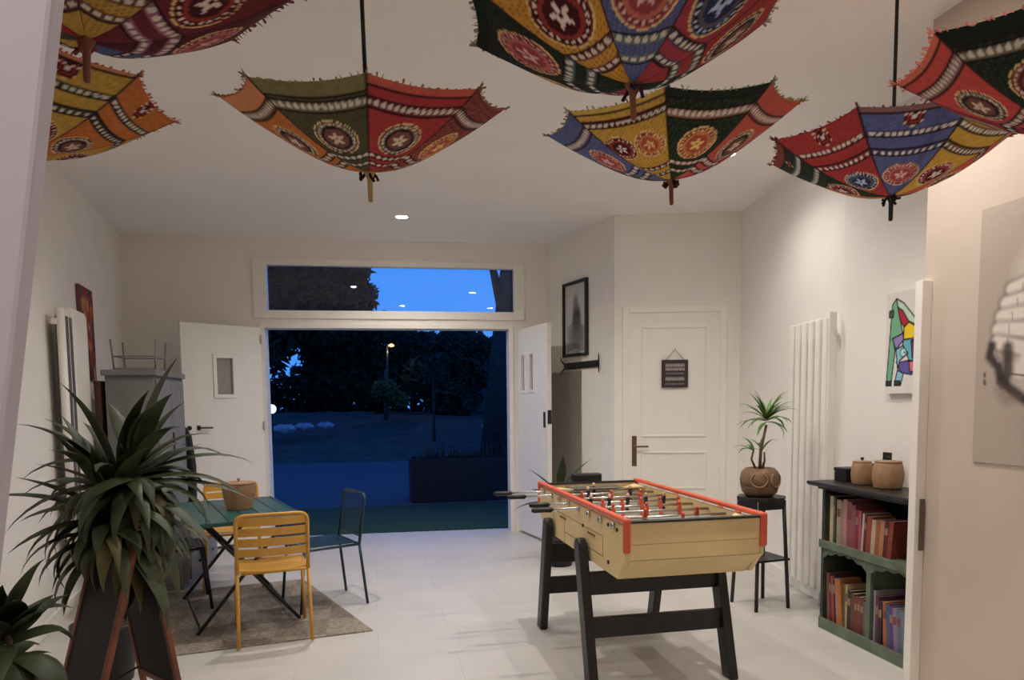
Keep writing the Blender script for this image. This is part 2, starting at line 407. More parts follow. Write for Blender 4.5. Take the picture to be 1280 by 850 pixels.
# ------------------------------------------------------------------ patchwork umbrellas
def gore_colors(PX, V, g, rnd):
    C = np.ones(V.shape + (3,)) * np.array(lin(g['base'])) * .85
    def put(m, c):
        nonlocal C
        m = np.clip(m, 0, 1)[..., None]; C = C * (1 - m) + np.array(lin(c)) * m
    if g.get('speck'):
        s = g.get('ss', .028); a = PX / s; bb = V / s + .5 * (np.floor(a) % 2)
        d = np.hypot(a % 1 - .5, bb % 1 - .5); put((d < .22) * (V > .1) * .55, g['speck'])
    for cx, cy, rad, cols in g['mand']:
        rad *= 1.15
        d = np.hypot(PX - cx, (V - cy)) / rad; th = np.arctan2(PX - cx, V - cy)
        rings = (1.0, .9, .74, .58, .42); 
        for r, c in zip(rings, cols[:4]): put((d < r).astype(float), c)
        put((d < .14 + .26 * np.abs(np.cos(2.5 * th)) ** 2).astype(float), cols[-1]); put((d < .08).astype(float), cols[1])
        put((np.abs(d - .82) < .05) * (np.cos(22 * th) > 0), cols[-1])
        put((np.abs(d - 1.0) < .03).astype(float), (225, 190, 120))
    for vc, hw, bc, dc in g['bands']:
        put((np.abs(V - vc) < hw).astype(float), bc)
        put((np.abs(np.abs(V - vc) - hw) < .006).astype(float), (34, 22, 24))
        d = np.hypot(((PX / .052) % 1 - .5) / .36, (V - vc) / (hw * .6)); put((d < 1).astype(float), dc)
    if g.get('rim'): put((V > g['rim'][0]).astype(float), g['rim'][1]); put((np.abs(V - g['rim'][0]) < .007).astype(float), (40, 24, 24))
    put((np.abs(np.abs(PX) / (V * math.tan(PI / 8) + 1e-6) - 1) < .03).astype(float), (60, 36, 36))
    C = C * .88 + C.mean(-1, keepdims=True) * .12
    return C
Wh = (206, 196, 178)
MR = [(120, 36, 34), (60, 20, 22), (150, 46, 40), (70, 24, 26), (228, 200, 190)]
MD_ = [(60, 48, 50), (130, 110, 100), (40, 34, 38), (120, 70, 60), (214, 190, 160)]
MO = [(196, 120, 78), (120, 60, 44), (206, 120, 70), (170, 70, 50), (236, 196, 110)]
MP = [(170, 80, 76), (110, 44, 54), (190, 96, 84), (150, 60, 66), (220, 170, 160)]
MB_ = [(110, 100, 100), (30, 28, 40), (90, 84, 96), (40, 46, 80), (170, 190, 226)]
def G(base, speck, style, mand, bc=(60, 46, 52), rim=None, ss=.03):
    g = dict(base=base, speck=speck, ss=ss)
    if style == 'A': g['bands'] = [(.83, .035, bc, Wh), (.36, .03, bc, Wh), (.24, .028, bc, Wh)]; g['mand'] = [(0, .58, .135, mand)]
    elif style == 'B': g['bands'] = [(.80, .028, bc, Wh), (.64, .028, bc, Wh)]; g['mand'] = [(0, .40, .115, mand), (0, .93, .07, MR)]
    elif style == 'C': g['bands'] = [(.40, .035, bc, Wh), (.26, .032, bc, Wh)]; g['mand'] = [(0, .66, .17, mand)]
    elif style == 'D': g['bands'] = [(.86, .03, bc, Wh), (.33, .025, bc, Wh), (.22, .02, bc, Wh)]; g['mand'] = [(-.16, .62, .11, mand), (.10, .62, .11, MO)]
    if rim: g['rim'] = rim
    return g
YL, RD, BL, DG, OR, OL, MG, CO = (206, 158, 44), (172, 50, 48), (84, 92, 140), (38, 48, 36), (206, 116, 40), (88, 82, 52), (158, 52, 76), (200, 84, 66)
def umbrella(x, y, ztip, R, spin, tilt, roll, gores, label, fringe, Hr=.46, ties=(50, 14, 18), rod=BLACK, hook=None):
    t = thing('patchwork_umbrella', label, 'umbrella', (x, y, ztip), 0, 'upturned patchwork umbrellas hung from the ceiling')
    t.rotation_euler = (tilt, roll, math.atan2(-y, -x) + PI / 2)
    NU, NV = 42, 66
    Ps, Fs, Cs = [], [], []; base = 0
    uu = np.linspace(-1, 1, NU); vv = np.linspace(.03, 1, NV); U, V = np.meshgrid(uu, vv)
    for k in range(8):
        g = gores[k % len(gores)]
        ph = U * PI / 8
        sv = V * (1 - .04 * (1 - U ** 2) * V ** 2)
        r = R * sv * math.cos(PI / 8) / np.cos(ph)
        # camera side is -y; gore k is centred on spin + k*45 degrees, counted to the right as seen
        ang = -PI / 2 + spin + k * PI / 4 + ph
        z = Hr * R * sv ** 1.6 - .012 * (1 - U ** 2) * np.sin(PI * V)
        Ps.append(np.stack([r * np.cos(ang), r * np.sin(ang), z], -1).reshape(-1, 3))
        Cs.append(gore_colors(U * V * math.tan(PI / 8), V, g, None).reshape(-1, 3))
        i = np.arange((NU - 1) * (NV - 1)); q = (i // (NU - 1)) * NU + i % (NU - 1) + base
        Fs.append(np.stack([q, q + 1, q + NU + 1, q + NU], -1)); base += NU * NV
    grid_mesh('canopy', np.concatenate(Ps), np.concatenate(Fs), np.concatenate(Cs), CLOTH, t, True)
    # fringe round the rim
    bm = NB()
    for k in range(8):
        for j in range(17):
            u = -1 + (j + random.random() * .6) / 8.2; u = max(-1, min(1, u)); s1 = 1 - .04 * (1 - u * u)
            r = R * s1 * math.cos(PI / 8) / math.cos(u * PI / 8); a = -PI / 2 + spin + k * PI / 4 + u * PI / 8
            p = Vector((r * math.cos(a), r * math.sin(a), Hr * R * s1 ** 1.6)); d = Vector((math.cos(a) + random.uniform(-.5, .5), math.sin(a) + random.uniform(-.5, .5), random.uniform(-.5, .7))).normalized()
            tube(bm, [p - d * .004, p + d * random.uniform(.006, .015)], .0022, 4, .0006 if random.random() < .5 else .0032)
        a = -PI / 2 + spin + k * PI / 4 + PI / 8; p = Vector((R * math.cos(a), R * math.sin(a), Hr * R))
        for w in range(4):
            d = Vector((math.cos(a) + random.uniform(-.4, .4), math.sin(a) + random.uniform(-.4, .4), random.uniform(-.2, .9))).normalized()
            tube(bm, [p, p + d * .02], .003, 4, .001)
    link('fringe', bm, mat('fringe ' + str(fringe), fringe, .9, var=.4, scale=40), t)
    for k in range(8):
        a = -PI / 2 + spin + k * PI / 4 + PI / 8; bm = NB()
        tube(bm, [(R * v * math.cos(a), R * v * math.sin(a), Hr * R * v ** 1.6 + .004) for v in [.04 + .96 * i / 10 for i in range(11)]], .0025, 5)
        link('rib', bm, DARKM, t)
    bm = NB(); L = (H - ztip) / math.cos(tilt) / math.cos(roll); tube(bm, [(0, 0, .01), (0, 0, L - .012)], .006, 8)
    link('shaft', bm, rod, t)
    bm = NB(); lathe(bm, [(.004, -.085), (.007, -.08), (.008, -.02), (.016, -.004), (.02, .004), (.006, .012)], 12); link('ferrule', bm, WOOD if hook is None else hook, t, True)
    bm = NB()
    for w in range(9):
        a = random.uniform(0, 2 * PI); tube(bm, [(.008 * math.cos(a), .008 * math.sin(a), .002), (.02 * math.cos(a), .02 * math.sin(a), -.012), (.028 * math.cos(a + .4), .028 * math.sin(a + .4), -.035 * random.random())], .003, 5, .005)
    link('tie', bm, mat('ties ' + str(ties), ties, .9), t, True)
    return t
S45 = PI / 8
umbrella(.01, 2.19, 2.147, .405, S45, R_(13), R_(-1.2), [G(RD, None, 'A', MD_, (120, 40, 50), (.94, (190, 80, 60))), G((126, 50, 52), (190, 110, 60), 'A', MO, (120, 60, 70)), G(YL, None, 'A', MR), G(BL, None, 'A', MP), G(DG, None, 'A', MO), G(CO, None, 'A', MD_), G(OR, (150, 70, 30), 'A', MD_, (120, 84, 56), (.86, (208, 128, 74))), G(OL, (60, 56, 36), 'A', MD_, (120, 110, 80), (.90, (120, 112, 70)))],
         'upturned umbrella with olive and red panels meeting in front and orange side', (150, 112, 70), hook=mat('pale cane', (170, 140, 84), .6))
umbrella(1.04, 2.36, 2.228, .425, S45 - .03, R_(9), R_(-2), [G(DG, (70, 90, 60), 'A', MO, (150, 100, 80), (.94, (34, 44, 34))), G(CO, None, 'A', MD_, (150, 90, 80)), G(MG, None, 'A', MD_), G(OR, None, 'A', MR), G(RD, None, 'A', MP), G(OL, None, 'A', MD_), G(BL, (110, 116, 160), 'A', MP, (110, 80, 120)), G(YL, (120, 84, 30), 'D', MR, (92, 36, 40), (.95, (196, 160, 60)))],
         'upturned umbrella with yellow and dark green front panels below the big blue one', (150, 140, 96))
umbrella(1.81, 2.23, 2.17, .425, .16, R_(3), R_(0), [G(BL, (100, 104, 150), 'B', MP, (70, 60, 100), (.95, (130, 90, 90))), G(YL, (150, 110, 30), 'B', MR, (110, 84, 50)), G(CO, None, 'B', MD_), G(DG, None, 'B', MO), G(MG, None, 'B', MD_), G(OR, None, 'B', MR), G(DG, (70, 84, 70), 'B', MR, (90, 110, 110), (.93, (120, 50, 44))), G(RD, (120, 34, 36), 'B', MB_, (130, 40, 50))],
         'upturned umbrella with crimson, blue and yellow panels on a thin black rod', (126, 60, 56), ties=(26, 18, 18), hook=BLACK)
umbrella(.637, 1.677, 2.226, .41, .14, R_(2), R_(-3), [G(BL, (110, 122, 160), 'C', MP, (96, 112, 110)), G((176, 58, 70), (130, 40, 60), 'C', MB_, (84, 60, 84)), G(RD, None, 'C', MD_, (70, 90, 90)), G(DG, None, 'C', MO, (70, 90, 90)), G(MG, None, 'C', MR), G(DG, (60, 90, 70), 'C', MO), G(DG, (66, 62, 54), 'C', MP, (80, 100, 100), (.93, (24, 44, 36))), G((214, 150, 30), (60, 30, 20), 'C', MR, (110, 50, 56), ss=.033)],
         'large upturned umbrella with yellow, blue and magenta panels overlapping the yellow and green one', (150, 150, 130), ties=(44, 20, 48))
umbrella(-.556, 1.645, 2.211, .42, .3, R_(2), R_(2), [G((196, 150, 52), (90, 60, 30), 'C', MO, (110, 70, 40)), G((120, 40, 48), (90, 30, 40), 'C', MR, (150, 90, 110)), G((92, 34, 44), None, 'C', MP, (150, 90, 110)), G(BL, None, 'C', MD_), G(YL, (90, 60, 30), 'C', MR), G(OL, None, 'C', MD_), G(RD, None, 'C', MD_), G((200, 156, 52), None, 'C', MB_, (110, 60, 60))],
         'upturned yellow and maroon umbrella covering part of the yellow and orange one', (110, 44, 46), ties=(120, 60, 40))
umbrella(-1.02, 2.39, 2.21, .43, .35, R_(1), R_(3), [G((208, 164, 52), (150, 110, 40), 'B', MR, (74, 72, 50), (.97, (200, 130, 90))), G(OR, (150, 70, 30), 'B', MD_, (60, 60, 50)), G((204, 150, 50), None, 'B', MR, (74, 72, 50)), G((110, 106, 84), None, 'B', MD_), G(RD, None, 'B', MD_), G(DG, None, 'B', MO), G(BL, None, 'B', MP), G(OL, None, 'B', MR)],
         'upturned yellow and orange umbrella half hidden behind the lilac pier', (176, 96, 72))
umbrella(1.68, 1.447, 2.10, .405, -.36, R_(2), R_(3), [G(DG, (60, 80, 60), 'A', [(110, 52, 40), (150, 84, 58), (92, 40, 34), (140, 70, 54), (226, 190, 180)], (110, 104, 76), (.90, (30, 40, 34))), G(YL, None, 'A', MR), G(BL, None, 'A', MP), G(RD, None, 'A', MD_), G(OR, None, 'A', MR), G(BL, None, 'A', MP), G(MG, None, 'A', MD_), G((212, 70, 62), None, 'A', MD_, (150, 100, 100), (.95, (214, 104, 70)))],
         'upturned umbrella with coral and dark green panels overlapping the crimson and blue one', (206, 120, 110))

# ------------------------------------------------------------------ football table
def football_table():
    X, Y0, Y1, w = 1.445, 2.97, 4.55, .345
    t = thing('football_table', 'wooden table football game with orange rails and black splayed legs', 'football table', (X, Y0, 0), R_(0.6))
    L = Y1 - Y0; T = .90
    # cabinet shell: sides, ends, sloped bottoms
    bm = NB()
    side = [(0, T), (0, .74), (.02, .725), (.10, .635), (L - .10, .635), (L - .02, .725), (L, .74), (L, T)]
    prism(bm, side, 'x', -w, -w + .022); prism(bm, side, 'x', w - .022, w)
    link('side_panel', bm, PLY, t, bevel=.003)
    for y, s in ((0, 1), (L, -1)):
        bm = NB(); box(bm, -w + .022, w - .022, min(y, y + s * .02), max(y, y + s * .02), .815, T + .012)
        box(bm, -w + .022, w - .022, min(y + s * .003, y + s * .02), max(y + s * .003, y + s * .02), .812, .815)
        prism(bm, [(y, .812), (y + s * .02, .812), (y + s * .02, .742), (y, .742)], 'x', -w + .022, w - .022)
        prism(bm, [(y, .740), (y + s * .02, .740), (y + s * .15, .648), (y + s * .12, .636)], 'x', -w + .022, w - .022)
        link('end_panel', bm, PLY, t, bevel=.002)
    bm = NB(); box(bm, -w + .022, w - .022, .12, L - .12, .63, .645); link('bottom_board', bm, PLY, t)
    # rails in orange, wrapping down both end corners
    for s in (-1, 1):
        bm = NB(); x0, x1 = (-w - .012, -w + .026) if s < 0 else (w - .026, w + .012)
        path = [(-.012, .775), (-.012, T + .035), (L + .012, T + .035), (L + .012, .775), (L - .008, .775), (L - .008, T + .012), (.008, T + .012), (.008, .775)]
        prism(bm, path, 'x', x0, x1); link('rail', bm, ORANGE, t, bevel=.010)
    for y0, y1 in ((-.008, .028), (L - .028, L + .008)):
        bm = NB(); box(bm, -w + .026, w - .026, y0, y1, T + .012, T + .022); link('end_trim', bm, BLACK, t, bevel=.002)
    # pitch, sloped pale corners and covers over the goals
    bm = NB(); box(bm, -w + .022, w - .022, .16, L - .16, .79, .80)
    pitch = link('pitch', bm, mat('grey green linoleum', (134, 132, 118), .35, var=.05), t)
    bm = NB()
    for y in (.16 + .02, L / 2, L - .18): box(bm, -w + .06, w - .06, y - .004, y + .004, .80, .801)
    lathe(bm, [(.07, .80), (.07, .801), (.001, .801)], 24, (0, L / 2, 0)); link('line_marking', bm, WHITE, pitch)
    for y0, y1 in ((.02, .2), (L - .2, L - .02)):
        bm = NB(); box(bm, -.17, .17, y0, y1, T - .006, T); link('goal_cover', bm, mat('grey clear plastic', (120, 118, 112), .12, var=.05), t, bevel=.002)
        for s in (-1, 1):
            bm = NB(); prism(bm, [(s * .17, y0), (s * (w - .03), y0), (s * (w - .03), y1 + (.02 if y0 < 1 else 0))], 'z', T - .008, T + .001); link('corner_board', bm, PLY, t)
    bm = NB(); box(bm, -.11, .09, L - .01, L + .06, T + .0, T + .075); link('score_box', bm, BLACK, t, bevel=.01)
    # rods: four handles on the left, four on the right
    RY = [.14 + i * (L - .28) / 7 for i in range(8)]
    left = {1: 1, 3: 1, 5: 1, 6: 1}
    teams = [1, 2, 3, 5, 5, 3, 2, 1]; hand = [1, 1, -1, 1, -1, 1, -1, -1]
    hand = [1, 1, -1, 1, -1, 1, -1, -1]
    lefty = [None, None, None, None, -1, -1, -1, -1]
    lefts = {3: .15, 4: .12, 6: .17, 7: .22}
    RED = mat('red player paint', (206, 84, 62), .4); NAVY = mat('navy player paint', (34, 34, 52), .4); SKIN = mat('player face paint', (222, 176, 140), .5)
    zr = .88
    for i, y in enumerate(RY):
        s = -1 if i in lefts else 1
        ext = lefts.get(i, .035)
        a, c = (-w - ext, w + .05) if s < 0 else (-w - .012, w + ext)
        bm = NB(); tube(bm, [(a, y, zr), (c, y, zr)], .0075, 8)
        tube(bm, [(-w - .014, y, zr), (-w - .001, y, zr)], .016, 12); tube(bm, [(w + .001, y, zr), (w + .014, y, zr)], .016, 12)
        rod = link('rod', bm, CHROME, t, True)
        bm = NB(); xx = a if s < 0 else c
        pr = [(0, .010), (.01, .016), (.05, .014), (.10, .015), (.115, .010)]
        rings = [(xx + (-1 if s < 0 else 1) * d * (1 if s < 0 else .25), rr) for d, rr in pr]
        prev = None
        for d, rr in rings:
            cur = [bm.verts.new((d, y + rr * math.cos(k * PI / 6), zr + rr * math.sin(k * PI / 6))) for k in range(12)]
            if prev:
                for k in range(12): bm.faces.new((prev[k], prev[(k + 1) % 12], cur[(k + 1) % 12], cur[k]))
            else: bm.faces.new(cur)
            prev = cur
        bm.faces.new(prev); link('handle', bm, BLACK if s < 0 else ORANGE, rod, True)
        n = teams[i]
        for j in range(n):
            px = (j - (n - 1) / 2) * (.56 / max(n, 2)) + .03 * math.sin(i * 2.3)
            bm = NB(); m = RED if s > 0 else NAVY
            if i in (1, 3, 5): m = RED
            tiltk = .25 * math.sin(i * 1.7)
            Mx = Matrix.Translation((px, y, zr)) @ Matrix.Rotation(tiltk, 4, 'X')
            vs0 = len(bm.verts)
            prism(bm, [(-.008, -.062), (.008, -.062), (.011, -.02), (.014, .022), (.008, .032), (-.008, .032), (-.014, .022), (-.011, -.02)], 'y', -.010, .010)
            prism(bm, [(-.012, -.064), (.012, -.064), (.012, -.05), (-.012, -.05)], 'y', -.014, .016)
            Mx = Mx @ Matrix.Scale(.82, 4)
            bmesh.ops.transform(bm, matrix=Mx, verts=bm.verts)
            p = link('player', bm, m, rod, bevel=.003)
            bm = NB(); lathe(bm, [(.004, .030), (.010, .036), (.0125, .046), (.010, .056), (.002, .060)], 12); bmesh.ops.transform(bm, matrix=Mx, verts=bm.verts)
            link('head', bm, SKIN if m is NAVY else m, p, True)
        if i == 0:
            bm = NB(); tube(bm, [(.05, y, zr), (.25, y, zr)], .012, 10); link('sleeve', bm, NAVY, rod, True)
    # bolts and door seams on the left side
    for y, z in ((.10, .868), (.22, .872), (.36, .87), (.22, .69), (.62, .80), (1.45, .77), (1.12, .81)):
        bm = NB(); tube(bm, [(-w - .006, y, z), (-w + .001, y, z)], .009, 10); link('bolt', bm, BLACK, t)
    bm = NB(); dk = .0012
    for a in ((.30, .98, .70, .7025), (.30, .3025, .70, .80), (.98, .9825, .62, .80), (.30, 1.4, .80, .8025)): box(bm, -w - dk, -w + .001, a[0], a[1], a[2], a[3])
    for y in (.42, .95): box(bm, -w - .004, -w + .001, y, y + .12, .775, .785)
    link('side_hatch', bm, mat('seam brown', (120, 88, 50), .6), t)
    # legs with rounded tops outside the cabinet, cross bars
    for y0, y1 in ((.55, .36), (L - .36, L - .19)):
        d = Vector((y1 - y0, -.70)).normalized()
        for s in (-1, 1):
            bm = NB(); hw = .048; n = Vector((-d.y, d.x))
            pts = [(y1 - .0 + n.x * hw * k, 0) for k in (1, -1)]
            top = Vector((y0, .70)); arc = [top + (n * math.cos(a) * hw - d * math.sin(a) * hw) for a in [PI - PI * q / 8 for q in range(9)]]
            poly = [(y1 + hw, 0), (y1 - hw, 0)] + [(p.x, p.y) for p in (arc if (y1 - hw) < (y1 + hw) else arc[::-1])]
            # keep winding simple: sort so the arc starts on the -hw side
            if (arc[0].x > arc[-1].x): poly = [(y1 + hw, 0), (y1 - hw, 0)] + [(p.x, p.y) for p in arc[::-1]]
            prism(bm, poly, 'x', s * (w + .012), s * (w + .062)); link('leg', bm, BLACKW, t, bevel=.008)
        for z0, z1 in ((.245, .35), (.455, .575)):
            zc = (z0 + z1) / 2; yc = y1 + (y0 - y1) * zc / .70
            bm = NB(); box(bm, -w - .012, w + .012, yc - .018, yc + .018, z0, z1); link('cross_bar', bm, BLACKW, t, bevel=.004)
football_table()

# ------------------------------------------------------------------ dining corner: rug, table, chairs, jar
rm = bpy.data.materials.new('woven patterned rug'); rm.use_nodes = True; nt = rm.node_tree; b = nt.nodes['Principled BSDF']
tc = nt.nodes.new('ShaderNodeTexCoord'); vo = nt.nodes.new('ShaderNodeTexVoronoi'); vo.inputs['Scale'].default_value = 42; vo.distance = 'CHEBYCHEV'
ck = nt.nodes.new('ShaderNodeTexChecker'); ck.inputs['Scale'].default_value = 3.1; ck.inputs['Color1'].default_value = (*lin((168, 158, 144)), 1); ck.inputs['Color2'].default_value = (*lin((146, 136, 124)), 1)
nt.links.new(tc.outputs['Object'], vo.inputs['Vector']); nt.links.new(tc.outputs['Object'], ck.inputs['Vector'])
mx = nt.nodes.new('ShaderNodeMix'); mx.data_type = 'RGBA'; mx.blend_type = 'MULTIPLY'; mx.inputs[0].default_value = .8
rp = nt.nodes.new('ShaderNodeValToRGB'); rp.color_ramp.elements[0].color = (1, 1, 1, 1); rp.color_ramp.elements[1].color = (.42, .40, .38, 1); rp.color_ramp.elements[1].position = .7
nt.links.new(vo.outputs['Distance'], rp.inputs['Fac']); nt.links.new(ck.outputs['Color'], mx.inputs[6]); nt.links.new(rp.outputs['Color'], mx.inputs[7]); nt.links.new(mx.outputs[2], b.inputs['Base Color']); b.inputs['Roughness'].default_value = .95
bm = NB(); prism(bm, [(-.03, 4.53), (-.60, 6.02), (-1.80, 5.80), (-1.32, 4.30)], 'z', .0005, .009)
tag(link('rug', bm, rm, bevel=.003), 'flat woven brown and grey patterned rug under the dining table', 'rug')

t = thing('dining_table', 'slatted teal green folding metal table on crossed legs', 'table', (-.965, 5.20, 0), R_(18.5))
bm = NB(); w, l = .358, .575
for i in range(6):
    x0 = -w + .02 + i * (2 * w - .04) / 6; box(bm, x0 + .003, x0 + (2 * w - .04) / 6 - .003, -l + .012, l - .012, .722, .732)
for a in ((-w, -w + .02, -l, l), (w - .02, w, -l, l), (-w + .02, w - .02, -l, -l + .012), (-w + .02, w - .02, l - .012, l)): box(bm, a[0], a[1], a[2], a[3], .708, .734)
link('tabletop', bm, TEAL, t, bevel=.002)
for y in (-l + .10, l - .10):
    for s in (-1, 1):
        bm = NB(); tube(bm, [(s * .32, y + s * .012, .022), (-s * .26, y + s * .012, .715)], .012, 8); link('leg', bm, DARKM, t, True)
for s in (-1, 1):
    bm = NB(); tube(bm, [(s * .30, -l + .10, .045), (s * .30, l - .10, .045)], .008, 8); link('stretcher', bm, DARKM, t, True)

def bistro_chair(name, label, m, style, loc, rot, group=None):
    c = thing(name, label, 'chair', loc, rot, group)
    hw = .205; zs = .45; yb, yf = -.21, .20
    for sx in (-1, 1):
        bm = NB(); tube(bm, [(sx * hw, yf - .01, zs - .012), (sx * (hw + .012), yf + .03, .0)], .011, 8); link('leg', bm, m, c, True)
        bm = NB(); tube(bm, [(sx * hw, yb, zs), (sx * (hw + .008), yb - .05, .0)], .011, 8); link('leg', bm, m, c, True)
    bm = NB(); tube(bm, rounded_path([(-hw, yb, zs - .01), (-hw, yb - .055, .80), (hw, yb - .055, .80), (hw, yb, zs - .01)], .055, 6), .0115, 8); link('back_frame', bm, m, c, True)
    def yat(z): return yb - .055 * (z - zs) / .35
    if style == 'slats':
        bm = NB()
        for z0, z1 in ((.735, .786), (.672, .722), (.608, .659), (.545, .595)):
            n = 8
            for k in range(n):
                x0, x1 = -hw + 2 * hw * k / n, -hw + 2 * hw * (k + 1) / n
                f = lambda x, z: yat(z) - .028 * (1 - (x / hw) ** 2)
                for th in (0,):
                    A = [(x0, f(x0, z0), z0), (x1, f(x1, z0), z0), (x1, f(x1, z1), z1), (x0, f(x0, z1), z1)]
                    va = [bm.verts.new(p) for p in A]; vb = [bm.verts.new((p[0], p[1] + .006, p[2])) for p in A]
                    bm.faces.new(va); bm.faces.new(vb[::-1])
                    for q in range(4): bm.faces.new((va[q], va[(q + 1) % 4], vb[(q + 1) % 4], vb[q]))
        bmesh.ops.remove_doubles(bm, verts=bm.verts, dist=1e-5)
        link('backrest', bm, m, c)
    else:
        bm = NB()
        for k in range(11):
            x = -hw + .03 + (2 * hw - .06) * k / 10; tube(bm, [(x, yat(.5), .5), (x, yat(.79), .795)], .002, 5)
        tube(bm, [(-hw, yat(.5), .5), (hw, yat(.5), .5)], .006, 6)
        link('backrest', bm, m, c)
    bm = NB()
    n = 7
    for k in range(n):
        y0 = yb + .012 + (yf - yb - .01) * k / n; y1 = y0 + (yf - yb - .01) / n - (.005 if style == 'slats' else .003)
        pts = []
        for q in range(9):
            x = -hw + .012 + (2 * hw - .024) * q / 8; pts.append((x, zs + .004 - .014 * (1 - (x / hw) ** 2) - (.010 if k == n - 1 else 0)))
        prism(bm, pts + [(p[0], p[1] + .007) for p in pts[::-1]], 'y', y0, y1)
    link('seat', bm, m, c, bevel=.001)
    bm = NB(); tube(bm, rounded_path([(-hw, yb, zs - .008), (-hw, yf, zs - .012), (hw, yf, zs - .012), (hw, yb, zs - .008), (-hw + .02, yb, zs - .008)], .03, 5), .010, 8); link('seat_frame', bm, m, c, True)
    return c
RG = .009
bistro_chair('dining_chair', 'yellow slatted metal chair with its back to us in front of the teal table', YEL, 'slats', (-.655, 4.63, RG), R_(11), 'yellow slatted metal chairs')
bistro_chair('dining_chair', 'yellow slatted metal chair beyond the teal table facing us before the open white door', YEL, 'slats', (-1.14, 6.0, RG), R_(190), 'yellow slatted metal chairs')
bistro_chair('dining_chair', 'dark teal metal chair with thin wire back on the garden side of the table', mat('dark teal metal', (26, 54, 60), .4, .2), 'wires', (-.39, 5.26, RG), R_(113))
bistro_chair('dining_chair', 'dark metal chair tucked under the table next to the grey cupboard', DARKM, 'slats', (-1.44, 5.42, RG), R_(-74))

def jar(name, label, loc, r, h, knob=CLAY, group=None, weave=True, rotz=0):
    t = thing(name, label, 'jar', loc, rotz, group)
    bm = NB(); prof = []
    n = 26
    prof.append((r * .70, 0))
    for i in range(n + 1):
        z = i / n; rr = r * (.74 + .26 * math.sin(PI * (.12 + .78 * z) ) ** .8) if weave else r * (.70 + .26 * z + .06 * math.sin(PI * z))
        rr *= 1 + (.012 * (i % 2))
        prof.append((rr, h * .02 + z * h * .80))
    prof.append((prof[-1][0] * .9, h * .82)); lathe(bm, prof, 30); link('body', bm, CLAY, t, True)
    r2 = prof[-1][0] * 1.12
    bm = NB(); lathe(bm, [(r2 * .9, h * .822), (r2 * 1.02, h * .83), (r2 * 1.02, h * .86), (r2 * .6, h * .885), (r2 * .05, h * .895)], 30); link('lid', bm, CLAY, t, True)
    bm = NB(); lathe(bm, [(.006, h * .885), (.006, h * .93), (.012, h * .96), (.010, h), (.001, h * 1.01)], 12); link('knob', bm, knob, t, True)
    return t
jar('lidded_basket', 'round woven brown lidded basket standing on the teal table', (-.935, 5.21, .734), .118, .215, weave=False)

# ------------------------------------------------------------------ plants
def dracaena(name, label, loc, crown, nleaf, L, W, seed, pot='pot', mt=LEAF, zmin=-.5, zmax=1.35, potr=.15, poth=.28, potm=BLACK, stems=3, spread=.06, droop=(.6, 2.2), cone=None, skirt=0):
    rs = random.Random(seed)
    t = thing(name, label, 'plant', loc)
    bm = NB(); lathe(bm, [(potr * .75, 0), (potr, poth), (potr * 1.05, poth), (potr * 1.05, poth - .02), (potr * .9, poth - .02), (potr * .88, poth - .03)], 28); link('pot', bm, potm, t, True)
    bm = NB(); lathe(bm, [(potr * .88, poth - .05), (potr * .88, poth - .028), (.005, poth - .02)], 20); link('soil', bm, SOIL, t)
    bm = NB()
    tops = []
    for k in range(stems):
        a = 2 * PI * k / stems; c = Vector(crown) + Vector((math.cos(a), math.sin(a), 0)) * spread + Vector((0, 0, -.09 * k))
        tube(bm, [(math.cos(a) * .04, math.sin(a) * .04, poth - .03), (c.x * .5 + math.cos(a) * .05, c.y * .5 + math.sin(a) * .05, (poth + c.z) / 2), tuple(c)], .016, 8, .011); tops.append(c)
    link('stem', bm, BARK, t, True)
    bm = NB(); bd = NB()
    for i in range(nleaf):
        c = tops[i % stems]; q = rs.random()
        el = zmin + (zmax - zmin) * q; az = rs.uniform(0, 2 * PI)
        if cone: az = rs.uniform(*cone)
        tgt = bd if (q < .12) else bm
        leaf(tgt, c + Vector((0, 0, (q - .6) * .16)), az, el, L * rs.uniform(.65, 1.1), W * rs.uniform(.8, 1.2), rs.uniform(*droop) * (1.1 - .6 * q), twist=rs.uniform(-.4, .4))
    for i in range(skirt):
        c = tops[i % stems]; leaf(bm if i % 4 else bd, c + Vector((0, 0, rs.uniform(-.12, .02))), rs.uniform(-PI * .98, .02), rs.uniform(-.3, .6), L * rs.uniform(.6, .9), W * rs.uniform(.7, 1.05), rs.uniform(1.7, 2.3), twist=rs.uniform(-.5, .5), n=10)
    link('foliage', bm, mt, t, True)
    if len(bd.verts): link('dry_leaves', bd, DRYLEAF, t, True)
    else: bd.free()
    return t
dracaena('potted_dracaena', 'large dark leafy potted plant spilling over the chalkboard stand', (-1.42, 4.02, 0), (.30, -.56, 1.14), 92, .52, .078, 11, skirt=52, potr=.16, poth=.32, stems=3, spread=.05, droop=(.7, 2.1), zmin=-1.0)
dracaena('potted_dracaena', 'lower leafy potted plant in the near left corner beside the pier', (-1.28, 2.66, 0), (0, 0, .68), 26, .34, .09, 5, potr=.14, poth=.28, stems=2, spread=.03, zmin=-.3)
dracaena('potted_plant', 'dark plant in a black pot behind the football table near the coat hooks', (1.62, 6.05, 0), (0, 0, .62), 12, .42, .075, 21, potr=.15, poth=.26, stems=1, spread=0, zmin=.15, zmax=.9, droop=(.4, .9))

